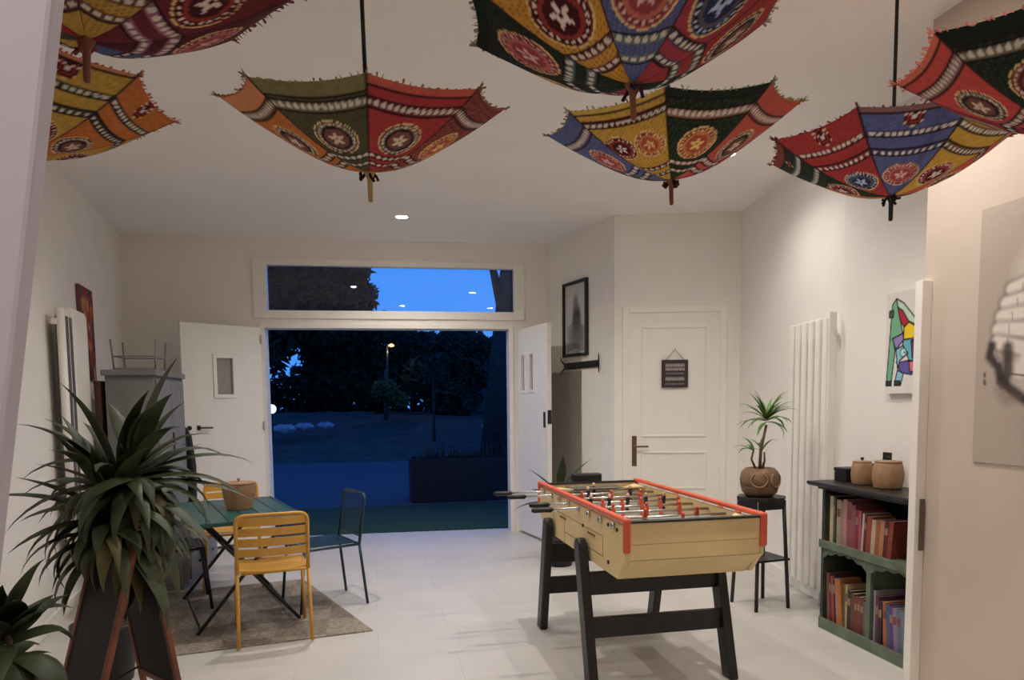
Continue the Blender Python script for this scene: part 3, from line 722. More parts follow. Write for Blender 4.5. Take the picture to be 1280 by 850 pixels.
# stool with plant in carved round pot
t = thing('plant_stool', 'black wooden stool with a lower shelf standing by the radiator', 'stool', (2.68, 4.50, 0), R_(8))
bm = NB(); prism(bm, [(.17 * math.cos(a), .17 * math.sin(a)) for a in [PI / 4 * k + PI / 8 for k in range(8)]], 'z', .762, .785); link('seat', bm, BLACKW, t, bevel=.004)
for sx in (-1, 1):
    for sy in (-1, 1):
        bm = NB(); tube(bm, [(sx * .135, sy * .135, 0), (sx * .105, sy * .105, .762)], .013, 8); link('leg', bm, BLACKW, t, True)
bm = NB(); box(bm, -.14, .14, -.14, .14, .34, .355); link('shelf', bm, BLACKW, t, bevel=.002)
bm = NB(); ring_z = .735
for a in ((-.115, .115, -.118, -.1), (-.115, .115, .1, .118), (-.118, -.1, -.1, .1), (.1, .118, -.1, .1)): box(bm, a[0], a[1], a[2], a[3], .70, .762)
link('apron', bm, BLACKW, t)
pt = thing('potted_dracaena', 'small fresh green dracaena in a round carved brown pot on the black stool', 'plant', (2.665, 4.50, .785))
bm = NB(); lathe(bm, [(.085, 0), (.118, .03), (.128, .068), (.129, .071), (.124, .075), (.130, .08), (.134, .12), (.125, .17), (.098, .198), (.088, .20), (.085, .19)], 36); link('pot', bm, COCO, pt, True)
bm = NB()
for a0 in (-PI / 2 - .55, -PI / 2 + .45, PI / 2):
    pts = []
    for k in range(25):
        q = 2 * PI * k / 24; da = .40 * math.cos(q); z = .125 + .05 * math.sin(q); rr = .1345 - .25 * max(0, z - .14) - (.02 if z > .165 else 0) + .003
        pts.append((rr * math.cos(a0 + da), rr * math.sin(a0 + da), z))
    tube(bm, pts, .005, 6)
link('carving', bm, mat('pale carved band', (160, 124, 86), .8, var=.15), pt, True)
bm = NB(); lathe(bm, [(.084, .17), (.084, .188), (.004, .192)], 20); link('soil', bm, SOIL, pt)
bm = NB(); tube(bm, [(.0, 0, .18), (.005, 0, .33), (.045, .0, .50)], .012, 8, .009); tube(bm, [(-.02, .01, .18), (-.06, .01, .26), (-.05, 0, .33)], .009, 8, .006); tube(bm, [(.01, -.01, .18), (.03, -.01, .25), (.02, -.02, .31)], .010, 8, .006); link('stem', bm, BARK, pt, True)
bm = NB(); rs = random.Random(3)
for i in range(34):
    q = rs.random(); leaf(bm, (.045, 0, .52 + .03 * q), rs.uniform(0, 2 * PI), -.1 + 1.5 * q, rs.uniform(.16, .27), .026, rs.uniform(.9, 2.0) * (1.15 - .7 * q), n=7)
for i in range(11):
    q = rs.random(); leaf(bm, (-.045 + .06 * (i % 2), 0, .32), rs.uniform(0, 2 * PI), .1 + 1.2 * q, rs.uniform(.12, .2), .02, rs.uniform(.8, 1.8), n=7)
link('foliage', bm, LEAF2, pt, True)

# ------------------------------------------------------------------ A-frame chalkboard
A, B_, zt = Vector((-1.26, 3.61, 0)), Vector((-.996, 3.31, 0)), .93
ch = thing('chalkboard_stand', 'folding A-shaped chalkboard stand with reddish wooden frame under the big plant', 'chalkboard', ((A.x + B_.x) / 2, (A.y + B_.y) / 2, 0))
wd = (B_ - A).normalized(); sd = Vector((-wd.y, wd.x, 0)); org = Vector(ch.location)
for s in (-1, 1):
    def pp(u, k, off=0):   # u across, k height fraction from foot to apex
        foot = A + wd * u + sd * s * (.155 if s > 0 else .27); top = A + wd * u + sd * s * .012
        nrm = (sd * s * zt + Vector((0, 0, .145))).normalized()
        return foot + (top + Vector((0, 0, zt)) - foot) * k + nrm * off - org
    Wd = (B_ - A).length
    def slab(bm, u0, u1, k0, k1, o0, o1):
        vs = [bm.verts.new(pp(u, k, o)) for u in (u0, u1) for k in (k0, k1) for o in (o0, o1)]
        for f in ((0, 1, 3, 2), (4, 6, 7, 5), (0, 4, 5, 1), (2, 3, 7, 6), (0, 2, 6, 4), (1, 5, 7, 3)): bm.faces.new([vs[i] for i in f])
    bm = NB(); fw = .028
    slab(bm, 0, fw, 0, 1, -.012, .012); slab(bm, Wd - fw, Wd, 0, 1, -.012, .012); slab(bm, fw, Wd - fw, .16, .19, -.012, .012); slab(bm, fw, Wd - fw, .96, 1, -.012, .012)
    fr_ = link('frame', bm, WOOD, ch, bevel=.003)
    bm = NB(); slab(bm, fw, Wd - fw, .19, .96, -.005, .005); link('board', bm, SLATE, fr_)
bm = NB(); tube(bm, [A + wd * .02 - sd * .135 + Vector((0, 0, .19)) - org, A + wd * .02 + Vector((0, 0, .15)) - org, A + wd * .02 + sd * .135 + Vector((0, 0, .19)) - org], .005, 6); link('stay_cord', bm, BLACK, ch)

# ------------------------------------------------------------------ grey cupboard, things by it
t = thing('cupboard', 'tall grey painted cupboard on a wider base beside the open white garden door', 'cupboard', (0, 0, 0))
bm = NB(); box(bm, -2.16, -1.45, 5.86, 6.85, .06, .54); box(bm, -2.12, -1.50, 5.90, 6.80, 0, .06); box(bm, -2.17, -1.435, 5.845, 6.865, .54, .56); link('base_cabinet', bm, GREYC, t, bevel=.004)
bm = NB(); box(bm, -2.02, -1.67, 5.97, 6.80, .56, 1.70); box(bm, -2.04, -1.645, 5.945, 6.83, 1.70, 1.745); link('upper_cabinet', bm, GREYC, t, bevel=.004)
for y0, y1 in ((5.99, 6.38), (6.39, 6.78)):
    bm = NB(); box(bm, -1.67, -1.652, y0, y1, .60, 1.67); ringb = link('door', bm, GREYC, t, bevel=.004)
    bm = NB(); tube(bm, [(-1.635, (y0 + y1) / 2 + .15, 1.1), (-1.635, (y0 + y1) / 2 + .15, 1.24)], .008, 6); link('handle', bm, DARKM, ringb)
for z0, z1 in ((.09, .29), (.31, .52)):
    for y0, y1 in ((5.89, 6.34), (6.37, 6.82)):
        bm = NB(); box(bm, -1.45, -1.432, y0, y1, z0, z1); d = link('drawer', bm, GREYC, t, bevel=.004)
        bm = NB(); lathe(bm, [(.006, 0), (.014, .012), (.010, .02), (.001, .022)], 10); bmesh.ops.transform(bm, matrix=Matrix.Translation((-1.432, (y0 + y1) / 2, (z0 + z1) / 2)) @ Matrix.Rotation(PI / 2, 4, 'Y'), verts=bm.verts); link('knob', bm, DARKM, d, True)
bm = NB()
for z in (.2, .37): box(bm, -2.10, -1.50, 5.856, 5.86, z, z + .012)
ring(bm, -2.11, -1.49, .09, .52, .03, 5.852, 5.86); link('end_moulding', bm, GREYC, t)
# small upturned rack on top
t = thing('plant_rack', 'small upturned grey wire rack standing on top of the cupboard', 'rack', (-1.83, 6.2, 1.745))
bm = NB()
for sx in (-1, 1):
    for sy in (-1, 1): tube(bm, [(sx * .15, sy * .13, 0), (sx * .165, sy * .14, .24)], .008, 6)
link('leg', bm, GREYC, t, True, kind=None)
bm = NB()
tube(bm, [(-.155, -.132, .11), (.155, -.132, .11), (.155, .132, .11), (-.155, .132, .11), (-.155, -.132, .11)], .006, 6); link('rail', bm, GREYC, t)
bm = NB(); box(bm, -.15, .15, -.13, .13, .0, .02); link('shelf', bm, GREYC, t, bevel=.003)
bm = NB(); box(bm, -2.10, -2.055, 5.97, 6.25, .56, 1.66)
tag(link('wooden_board', bm, mat('dark brown board', (84, 56, 42), .6, var=.2), bevel=.003), 'dark brown board wedged between the grey cupboard and left wall', 'board')
bm = NB(); prism(bm, [(-1.90, 0), (-1.65, 0), (-1.63, .9), (-1.66, 1.18), (-1.71, 1.27), (-1.81, 1.27), (-1.86, 1.18), (-1.90, .9)], 'y', 6.92, 7.05)
bg = thing('instrument_case', 'black upright case standing between the grey cupboard and open door', 'case', (0, 0, 0))
link('body', bm, mat('black fabric case', (20, 19, 20), .9, var=.3, bump=.2), bg, bevel=.02)
bm = NB(); tube(bm, rounded_path([(-1.87, 6.92, .62), (-1.87, 6.89, .62), (-1.81, 6.89, .62), (-1.81, 6.92, .62)], .01, 3), .008, 6); link('handle', bm, BLACK, bg)

# left wall radiator and painting (local frame of the left wall; x runs away from the viewer)
ML, LL = frame((-1.62, 1.1), P0)
def onleft(Y): return (Y - 1.1) / (7.93 - 1.1) * LL
t = thing('radiator', 'white vertical radiator with a rounded top on the left wall', 'radiator'); t.matrix_world = ML
a0 = onleft(5.30)
bm = NB(); prism(bm, rounded := [(a0 + .20, .45), (a0 + .60, .45), (a0 + .60, 2.10)] + [(a0 + .60 - .06 * (1 - math.cos(q)) , 2.10 + .06 * math.sin(q)) for q in (.4, .8, 1.2, PI / 2)] + [(a0 + .20, 2.16)], 'y', -.12, -.06); link('panel', bm, WHITE, t, bevel=.02)
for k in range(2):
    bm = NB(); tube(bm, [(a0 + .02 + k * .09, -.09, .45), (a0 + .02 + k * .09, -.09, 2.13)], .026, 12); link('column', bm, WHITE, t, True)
    bm = NB(); box(bm, a0 + .04 + k * .09, a0 + .09 + k * .09, -.118, -.05, .47, 2.08); link('slit_shade', bm, mat('grey radiator fin', (96, 92, 88), .6), t)  # solid dark grey strips standing in for the shaded slits between columns
bm = NB()
for z in (.55, 2.02): box(bm, a0 - .01, a0 + .58, -.075, -.04, z, z + .04); tube(bm, [(a0 + .1, -.05, z + .02), (a0 + .1, 0, z + .02)], .012, 8); tube(bm, [(a0 + .5, -.05, z + .02), (a0 + .5, 0, z + .02)], .012, 8)
link('header', bm, WHITE, t)
S = Sheet(.42, .74, 40, 70, (110, 42, 40)); rs = random.Random(2)
for i in range(60):
    S.ell(rs.uniform(0, .42), rs.uniform(0, .74), rs.uniform(.02, .08), rs.uniform(.02, .1), rs.choice([(60, 40, 50), (170, 90, 60), (150, 50, 44), (60, 80, 96), (196, 150, 110), (40, 30, 36), (190, 110, 60)]), .8, .3)
t = thing('painting', 'narrow red and dark abstract canvas above the left radiator', 'painting'); t.matrix_world = ML
x0 = onleft(6.12)
S.build('picture', Matrix.Translation((x0, -.0255, 1.68)), PRINT, t)
bm = NB(); box(bm, x0, x0 + .42, -.025, -.001, 1.68, 2.42); link('canvas', bm, mat('canvas edge', (120, 70, 60), .8), t)

# ------------------------------------------------------------------ alcove wall: framed print and hook rail
MA, LA = frame(P1, P2)
def mk(u, z): return u, z
t = thing('framed_picture', 'black framed monochrome animal print on the alcove wall', 'picture'); t.matrix_world = MA
f0, f1, z0, z1 = .40, .88, 1.93, 2.70
bm = NB()
for a in ((f0, f0 + .03, z0, z1), (f1 - .03, f1, z0, z1), (f0 + .03, f1 - .03, z0, z0 + .03), (f0 + .03, f1 - .03, z1 - .03, z1)): box(bm, a[0], a[1], -.035, -.001, a[2], a[3])
link('frame', bm, BLACK, t, bevel=.003)
w, h = f1 - f0 - .06, z1 - z0 - .06
S = Sheet(w, h, 60, 90, (196, 194, 192))
S.ell(w * .55, h * .50, w * .20, h * .20, (44, 44, 48), .95, .3); S.ell(w * .5, h * .72, w * .12, h * .12, (110, 110, 114), .8, .5); S.ell(w * .55, h * .25, w * .3, h * .22, (120, 118, 118), .8, .4)
for k in range(12): S.stroke([(w * .1, h * (.05 + .03 * k)), (w * .5, h * (.09 + .035 * k)), (w * .9, h * (.03 + .03 * k))], .010, (50, 50, 54), .75)
S.build('print', Matrix.Translation((f0 + .03, -.012, z0 + .03)), PRINT, t)
t = thing('hook_rail', 'black metal coat rail with curled ends under the framed print', 'coat rail'); t.matrix_world = MA
bm = NB(); box(bm, .40, 1.08, -.018, -.001, 1.80, 1.87); link('plate', bm, BLACK, t, bevel=.003)
for a, s in ((.40, -1), (1.08, 1)):
    bm = NB()
    tube(bm, [(a, -.012, 1.86), (a + s * .03, -.03, 1.90), (a + s * .04, -.035, 1.935)], .009, 8, .004); tube(bm, [(a, -.012, 1.81), (a + s * .03, -.03, 1.775), (a + s * .04, -.035, 1.745)], .009, 8, .004); link('hook', bm, BLACK, t, True)
for k in range(3):
    u = .55 + k * .19; bm = NB(); tube(bm, [(u, -.015, 1.82), (u, -.05, 1.81), (u, -.065, 1.84)], .006, 8); link('hook', bm, BLACK, t, True)
# shallow niche boxing (grey panel) below the rail
bm = NB(); box(bm, .12, .74, -.012, -.0005, .09, 1.78)
o = link('trim_4', bm, mat('grey wall panel', (150, 146, 142), .8, var=.04), kind='structure'); o.matrix_world = MA

# ------------------------------------------------------------------ right wall radiator, canvas
MR_, LR = frame(P3, P4)
t = thing('radiator', 'tall white vertical column radiator behind the plant stool', 'radiator'); t.matrix_world = MR_
bm = NB(); n = 6
for k in range(n):
    u = LR - .66 + k * .105; bm2 = NB(); box(bm2, u, u + .07, -.075, -.045, .10, 2.02); link('column', bm2, WHITE, t, bevel=.012)
for z in (.2, 1.88): box(bm, LR - .66, LR - .01, -.045, -.028, z, z + .045)
for z in (.22, 1.9): tube(bm, [(LR - .55, -.04, z), (LR - .55, 0, z)], .012, 8); tube(bm, [(LR - .1, -.04, z), (LR - .1, 0, z)], .012, 8)
link('header', bm, WHITE, t)
bm = NB(); box(bm, LR - .025, LR - .01, -.082, -.03, .08, 2.05); link('end_panel', bm, WHITE, t, bevel=.003)
bm = NB(); tube(bm, [(LR - .62, -.06, 0.0), (LR - .62, -.06, .12)], .009, 8); tube(bm, [(LR - .1, -.06, 0.0), (LR - .1, -.06, .12)], .009, 8); link('pipe', bm, CHROME, t)

MW, LW = frame(P4, P5)
# cubist style figure
t = thing('painting', 'white canvas with a brightly coloured angular long eared animal on the right wall', 'painting'); t.matrix_world = MW
def uw(Y): return (4.27 - Y)
S = Sheet(.56, .60, 112, 120, (226, 222, 216)); K = (26, 24, 30)
def q(x, y): return ((x - 60) * .00128 * 1.05, .60 - (y - 115) * .000955 * 1.0)
def pl(pts, c): S.poly([q(*p) for p in pts], c, 1, K, .009)
pl([(120, 155), (95, 190), (70, 690), (100, 690), (120, 480), (105, 400), (165, 375), (130, 210)], (120, 176, 140))
pl([(120, 155), (165, 190), (250, 310), (235, 330), (190, 300), (130, 210)], (190, 220, 196))
pl([(130, 210), (160, 235), (200, 310), (170, 335), (145, 290)], (176, 40, 60))
pl([(170, 340), (200, 310), (245, 345), (240, 410), (170, 415)], (240, 206, 40))
pl([(100, 400), (165, 375), (170, 415), (125, 470)], (150, 130, 190))
pl([(170, 415), (240, 410), (290, 420), (290, 540), (210, 550), (165, 440)], (110, 180, 200))
pl([(215, 425), (290, 415), (300, 530), (225, 530)], (96, 60, 110))
pl([(130, 550), (290, 540), (300, 600), (220, 630), (160, 615)], (100, 90, 160)); pl([(205, 550), (260, 545), (255, 610), (215, 615)], (226, 120, 130))
pl([(125, 470), (165, 450), (200, 500), (150, 540), (120, 690), (160, 695), (175, 620), (140, 600)], (140, 200, 216))
S.ell(*q(170, 492), .028, .028, K); S.ell(*q(170, 492), .022, .022, (190, 220, 226)); S.ell(*q(178, 492), .007, .007, K)
pl([(250, 300), (330, 300), (360, 400), (300, 420), (245, 345)], (214, 90, 60)); pl([(300, 420), (400, 400), (420, 600), (300, 600)], (90, 150, 120)); pl([(300, 600), (420, 600), (400, 700), (330, 700)], (60, 110, 160))
for x in (68, 122): pl([(x, 665), (x + 34, 665), (x + 34, 695), (x, 692)], (50, 60, 60))
pl([(78, 225), (104, 225), (104, 265), (78, 265)], (60, 90, 70))
S.build('picture', Matrix.Translation((uw(3.80), -.0345, 1.49)), PRINT, t)
bm = NB(); box(bm, uw(3.80), uw(3.80) + .56, -.034, -.001, 1.49, 2.09); link('canvas', bm, WHITE, t, bevel=.002)

# charcoal hand on the near right wall; sheet faces -x
S = Sheet(.62, 1.08, 150, 260, (180, 166, 153))
def a_(x, y): return (.03 + (x - 1226) * .00345, (1.653 - 1.18) + (440 - y) * .00321)
def st(pts, w, c, al=1., soft=.5): S.stroke([a_(*p) for p in pts], w, c, al, soft)
S.ell(.35, .85, .4, .3, (170, 156, 144), .5, .9)
LT, MT, DK = (222, 212, 202), (160, 150, 142), (52, 46, 46)
st([(1300, 470), (1285, 400), (1290, 340)], .15, (206, 196, 186), .95)      # back of the hand
for p, q2, w in (((1264, 362), (1300, 352), .05), ((1258, 380), (1302, 374), .058), ((1252, 396), (1300, 394), .058), ((1248, 412), (1298, 416), .058), ((1247, 428), (1290, 440), .055)):
    st([p, q2], w + .012, (78, 70, 68), .8); st([p, q2], w, LT, 1., .3)
    st([(p[0] + 14, p[1] - 5), (p[0] + 15, p[1] + 7)], .005, MT, .9)
st([(1290, 440), (1280, 468), (1270, 462)], .05, LT); st([(1268, 470), (1292, 474)], .008, DK, .8)
st([(1240, 432), (1237, 446), (1250, 460), (1254, 478), (1268, 490), (1290, 505)], .042, DK, .95); st([(1262, 436), (1264, 465), (1258, 480)], .05, DK, .9)
st([(1244, 440), (1250, 452)], .016, (150, 142, 136), .8)
st([(1254, 490), (1262, 502), (1274, 500)], .05, (110, 98, 88), .5, .9)
st([(1231, 468), (1231, 472)], .012, DK, .8); st([(1231, 478), (1232, 482)], .014, DK, .8)
t = thing('drawing', 'charcoal drawing of a clenched hand gripping a dark strap on the beige wall', 'drawing')
Mh = Matrix(((0, 1, 0, NX - .0065), (-1, 0, 0, 2.635), (0, 0, 1, 1.18), (0, 0, 0, 1)))
S.build('picture', Mh, PRINT, t)
bm = NB(); box(bm, NX - .006, NX - .0005, 2.015, 2.635, 1.18, 2.26); link('backing', bm, mat('grey paper', (180, 166, 153), .8, var=.04), t)

# ------------------------------------------------------------------ bookcase with books
t = thing('bookcase', 'low distressed green bookcase with a black overhanging top', 'bookcase')
bx0, bx1, by0, by1 = 2.79, 3.075, 3.04, 3.97
bm = NB()
bm.free()
for y0, y1 in ((by1 - .025, by1), (by0, by0 + .025)):
    bm = NB(); box(bm, bx0, bx1, y0, y1, 0, .895); link('side_panel', bm, mat('dark green paint', (56, 62, 54), .6, var=.25), t, bevel=.002)
bm = NB(); box(bm, bx1 - .012, bx1, by0 + .025, by1 - .025, .03, .895); link('back_panel', bm, mat('black green back', (30, 34, 32), .8), t)
bm = NB(); box(bm, bx0 - .02, bx1, by0 - .015, by1 + .02, .895, .91); prism(bm, [(bx0 - .05, .925), (bx0 - .035, .91), (bx1, .91), (bx1, .938), (bx0 - .045, .938)], 'y', by0 - .02, by1 + .10); box(bm, bx1 - .02, bx1, by0 - .02, by0 + .0, .938, .99)
link('top', bm, BLACKW, t, bevel=.003)
bm = NB(); box(bm, bx0 - .012, bx1 - .012, by0 + .025, by1 - .025, .53, .565); box(bm, bx0 - .02, bx0 - .012, by0, by1, .525, .575); link('shelf', bm, GREENP, t, bevel=.002)
bm = NB(); box(bm, bx0 - .005, bx1 - .012, by0 + .025, by1 - .025, .02, .06); box(bm, bx0 - .01, bx0 - .005, by0, by1, 0, .075); link('plinth', bm, GREENP, t, bevel=.002)
ym = 3.53
bm = NB(); box(bm, bx0, bx0 + .02, ym - .018, ym + .018, .06, .525); box(bm, bx0 + .02, bx1 - .012, ym - .008, ym + .008, .06, .53); link('divider', bm, GREENP, t, bevel=.002)
for a, c in ((by0 + .025, ym - .018), (ym + .018, by1 - .025)):
    bm = NB(); pts = [(a, .525), (c, .525)]; n = 36
    for k in range(n + 1):
        q_ = 1 - k / n; pts.append((a + (c - a) * q_, .525 - .018 - .045 * (abs(2 * q_ - 1)) ** 2.2 - .006 * math.cos(q_ * 10 * PI)))
    prism(bm, pts, 'x', bx0 - .002, bx0 + .012); link('scalloped_rail', bm, GREENP, t)
ORD = 'first second third fourth fifth sixth seventh eighth ninth tenth eleventh twelfth thirteenth fourteenth fifteenth sixteenth seventeenth eighteenth nineteenth twentieth'.split()
PAGES = mat('book pages', (206, 196, 176), .9, var=.08, scale=80)
def books(y_start, y_end, z, spec, shelf, grp):
    """books from the radiator end (large y) towards the viewer (small y); spec: (colour name, rgb, height, thickness, lean)"""
    y = y_start; prev = 0
    for i, (cn, rgb, h, th, lean) in enumerate(spec):
        if lean < 0 and prev >= 0: y -= h * math.sin(-lean) + .002
        prev = lean
        if y - th - (h * math.sin(lean) if lean > 0 else 0) < y_end: break
        d = random.uniform(.15, .19)
        b_ = thing('book', f'{cn} book, {ORD[i]} from the radiator end of the {shelf}', 'book', (bx0 + .022, y, z), 0, grp)
        b_.rotation_euler = (lean, 0, 0)
        t0 = -th
        zoff = th * math.sin(abs(lean)) if lean > 0 else 0
        b_.location.z += zoff
        bm = NB(); box(bm, 0, .0025, t0, 0, 0, h); box(bm, .0025, d, t0, t0 + .002, 0, h); box(bm, .0025, d, -.002, 0, 0, h)
        c1 = link('cover', bm, mat('cover ' + cn, tuple(v * .88 for v in rgb), .5, var=.12, scale=30), b_)
        bm = NB(); box(bm, .0028, d - .005, t0 + .0022, -.0022, .004, h - .004); link('pages', bm, PAGES, b_)
        if th > .016 and random.random() < .4:
            bm = NB(); box(bm, -.0006, 0, t0 + .003, -.003, h * .62, h * .80); link('spine_label', bm, mat('label ' + ('light' if sum(rgb) < 300 else 'dark'), (150, 124, 100) if sum(rgb) < 300 else (120, 70, 64), .6), b_)
        y -= th / math.cos(lean) + .0012
Pk, Cr, Gr, Br, Dr, Bk = (170, 84, 84), (206, 196, 160), (110, 112, 84), (120, 76, 46), (112, 34, 36), (40, 34, 34)
books(by1 - .027, by0 + .03, .565, [('dark brown', (70, 48, 32), .30, .022, 0), ('cream', Cr, .29, .03, 0), ('olive', (104, 104, 72), .285, .018, 0), ('black', Bk, .28, .014, 0), ('beige', (176, 162, 132), .275, .036, 0), ('tan', (160, 140, 112), .27, .022, 0), ('pale pink', (196, 140, 132), .285, .034, 0),
    ('dusty pink', (162, 88, 90), .275, .04, 0), ('mauve', (150, 90, 100), .262, .034, 0), ('crimson', (150, 44, 60), .24, .026, 0), ('rose', (186, 96, 104), .235, .024, 0), ('white', (210, 196, 186), .225, .016, 0.05), ('dark red', (110, 36, 40), .215, .02, 0.05), ('rust', (160, 78, 52), .215, .04, 0.06),
    ('ivory', (204, 186, 156), .20, .032, 0.06), ('orange brown', (176, 104, 62), .20, .03, 0.07), ('apricot', (200, 140, 104), .205, .034, 0.08), ('maroon', (104, 40, 36), .21, .03, 0.08), ('brick red', (150, 66, 50), .215, .034, 0.09)], 'upper shelf', 'books on the upper shelf of the green bookcase')
books(by1 - .027, ym + .02, .06, [('brown pink', (150, 92, 84), .30, .026, -0.05), ('wine', (104, 40, 44), .30, .020, -0.07), ('red orange', (168, 76, 54), .29, .024, -0.08), ('dark plum', (70, 34, 40), .30, .018, -0.09), ('salmon', (196, 128, 100), .285, .03, -0.1), ('amber', (196, 122, 56), .28, .026, -0.12), ('grey brown', (96, 84, 76), .27, .018, 0), ('straw', (190, 168, 110), .27, .018, 0),
    ('charcoal', (54, 48, 48), .24, .03, 0), ('cocoa', (110, 72, 52), .23, .03, 0), ('russet', (130, 62, 44), .22, .026, 0), ('chestnut', (120, 70, 54), .225, .026, 0), ('dim red', (124, 52, 48), .22, .026, 0), ('pewter', (110, 104, 104), .21, .022, 0), ('umber', (90, 62, 46), .22, .022, 0)], 'lower left compartment', 'books in the lower left compartment of the green bookcase')
books(ym - .022, by0 + .03, .06, [('pale lilac', (176, 164, 180), .30, .016, 0), ('plum', (110, 60, 80), .27, .022, 0), ('ink blue', (46, 42, 60), .25, .028, 0), ('burnt orange', (186, 104, 58), .255, .030, -0.05), ('slate blue', (84, 96, 140), .25, .026, -0.07), ('violet', (96, 72, 120), .245, .026, -0.08), ('lavender', (150, 136, 160), .24, .03, -0.09), ('grey blue', (110, 120, 140), .24, .03, -0.09), ('steel', (124, 134, 146), .24, .03, -0.1), ('sea blue', (80, 110, 140), .235, .03, -0.1), ('smoke', (104, 108, 116), .24, .03, -0.1), ('dusk blue', (70, 84, 120), .235, .03, -0.1), ('soft white', (190, 186, 186), .23, .03, -0.1)], 'lower right compartment', 'books in the lower right compartment of the green bookcase')

ZT = .938
jar('clay_jar', 'smaller barrel shaped brown jar with a lid on the black bookcase top', (2.93, 3.79, ZT), .062, .165, BLACK, 'brown lidded jars on the bookcase')
jar('clay_jar', 'larger barrel shaped brown jar with a lid on the black bookcase top', (2.94, 3.58, ZT), .084, .185, BLACK, 'brown lidded jars on the bookcase')
def boxy(name, label, cat, x0, x1, y0, y1, z0, z1, m, extra=None):
    t = thing(name, label, cat, ((x0 + x1) / 2, (y0 + y1) / 2, z0))
    bm = NB(); a, c = (x1 - x0) / 2, (y1 - y0) / 2; box(bm, -a, a, -c, c, 0, (z1 - z0) * .72); link('body', bm, m, t, bevel=.004)
    bm = NB(); box(bm, -a - .003, a + .003, -c - .003, c + .003, (z1 - z0) * .74, z1 - z0); link('lid', bm, m, t, bevel=.004)
boxy('keepsake_box', 'low black box at the radiator end of the bookcase top', 'box', 2.92, 3.05, 3.92, 4.04, ZT, ZT + .085, BLACK)
boxy('keepsake_box', 'taller black box between the low box and small brown jar', 'box', 3.0, 3.07, 3.81, 3.91, ZT, ZT + .12, DARKM)
t = thing('card_stand', 'small white and black picture stand behind the smaller brown jar', 'ornament', (3.03, 3.70, ZT))
bm = NB(); box(bm, -.02, .02, -.04, .04, 0, .12); link('base', bm, WHITE, t, bevel=.003)
bm = NB(); box(bm, -.008, .008, -.03, .03, .12, .20); box(bm, -.010, -.008, -.018, .018, .14, .18); link('picture', bm, BLACK, t, bevel=.002)

# ------------------------------------------------------------------ outside
GRAVEL = mat('blue grey gravel', (84, 86, 90), .95, var=.15, scale=30, bump=.3)
TURF = mat('artificial turf', (34, 64, 34), .95, var=.3, scale=60, bump=.4)
LAWN = mat('rough meadow', (62, 66, 58), .95, var=.35, scale=2.2, bump=.5, detail=8)
bm = NB(); box(bm, -6, 6, 8.15, 10.3, -.10, -.012); link('turf_strip', bm, TURF, kind='structure')
bm = NB(); box(bm, -14, 16, 10.3, 18.5, -.12, -.03); link('gravel_yard', bm, GRAVEL, kind='structure')
bm = NB(); nxg, nyg = 60, 30; vs = []
rs = random.Random(9)
for j in range(nyg):
    for i in range(nxg):
        x = -40 + 80 * i / (nxg - 1); y = 18.3 + 40 * j / (nyg - 1); tt = min(1, (y - 18.3) / 8)
        vs.append(bm.verts.new((x, y, -.03 + 1.05 * tt * tt * (3 - 2 * tt) + (.10 * math.sin(x * .8 + y) * tt) + rs.uniform(-.03, .03))))
for j in range(nyg - 1):
    for i in range(nxg - 1): bm.faces.new((vs[j * nxg + i], vs[j * nxg + i + 1], vs[(j + 1) * nxg + i + 1], vs[(j + 1) * nxg + i]))
link('meadow', bm, LAWN, smooth=True, kind='structure')
BARKT = mat('tree bark', (60, 52, 46), .95, var=.3, scale=6, bump=.6)
def cluster(bm, c, rad, n, size, rs, shell=.5):
    for _ in range(n):
        v = Vector((rs.gauss(0, 1), rs.gauss(0, 1), rs.gauss(0, 1))).normalized() * (shell + (1 - shell) * rs.random())
        p = Vector((c[0] + v.x * rad[0], c[1] + v.y * rad[1], c[2] + v.z * rad[2]))
        a = Vector((rs.gauss(0, 1), rs.gauss(0, 1), rs.gauss(0, 1))).normalized(); b2 = a.orthogonal().normalized(); s = size * rs.uniform(.5, 1.2)
        bm.faces.new([bm.verts.new(p + a * s), bm.verts.new(p + b2 * s * .45), bm.verts.new(p - a * s), bm.verts.new(p - b2 * s * .45)])
def tree(label, x, y, h, tr, blobs, m, seed, n=900, size=.22, lean=0, z0=1.0, name='tree'):
    rs = random.Random(seed); t = thing(name, label, 'tree', (x, y, z0 - .1), 0, 'trees beyond the garden')
    bm = NB(); tube(bm, [(0, 0, 0), (lean * .4, 0, h * .4), (lean, 0, h * .85)], tr, 10, tr * .45)
    for bx_, by_, bz_, r in blobs[:5]: tube(bm, [(lean * .4, 0, h * .4), (bx_, by_, bz_)], tr * .4, 6, tr * .1)
    link('trunk', bm, BARKT, t, True)
    bm = NB()
    for bx_, by_, bz_, r in blobs: cluster(bm, (bx_, by_, bz_), (r, r, r * .75), n, size, rs)
    link('crown', bm, m, t)
DKL = mat('night foliage', (34, 42, 30), .9, var=.4, scale=1.5); DKL2 = mat('olive foliage', (70, 78, 40), .9, var=.4, scale=1.5)
tree('broad dark tree filling the left side of the garden view', -4.6, 27, 7.4, .25, [(0, 0, 6.5, 2.9), (-2.2, 0, 5, 2.4), (2.2, 0, 4.2, 2.0), (1.6, 0, 7.2, 1.9), (0, 0, 3.2, 2.2), (-3, 0, 8, 2.5), (-2.5, 0, 2.6, 1.9), (3.4, 0, 5.6, 1.3)], DKL, 1, 2200, .28)
tree('rounded dark tree standing beyond the distant orange street lamp', .3, 31, 4.6, .2, [(0, 0, 3.2, 1.8), (-1.8, 0, 3.0, 1.6), (1.8, 0, 2.6, 1.5), (0, 0, 1.6, 1.7), (-2.1, 0, 1.5, 1.5), (-1.2, 0, 5.1, 1.25), (-2.6, 0, 5.4, 1.0)], DKL, 2, 1600, .26)
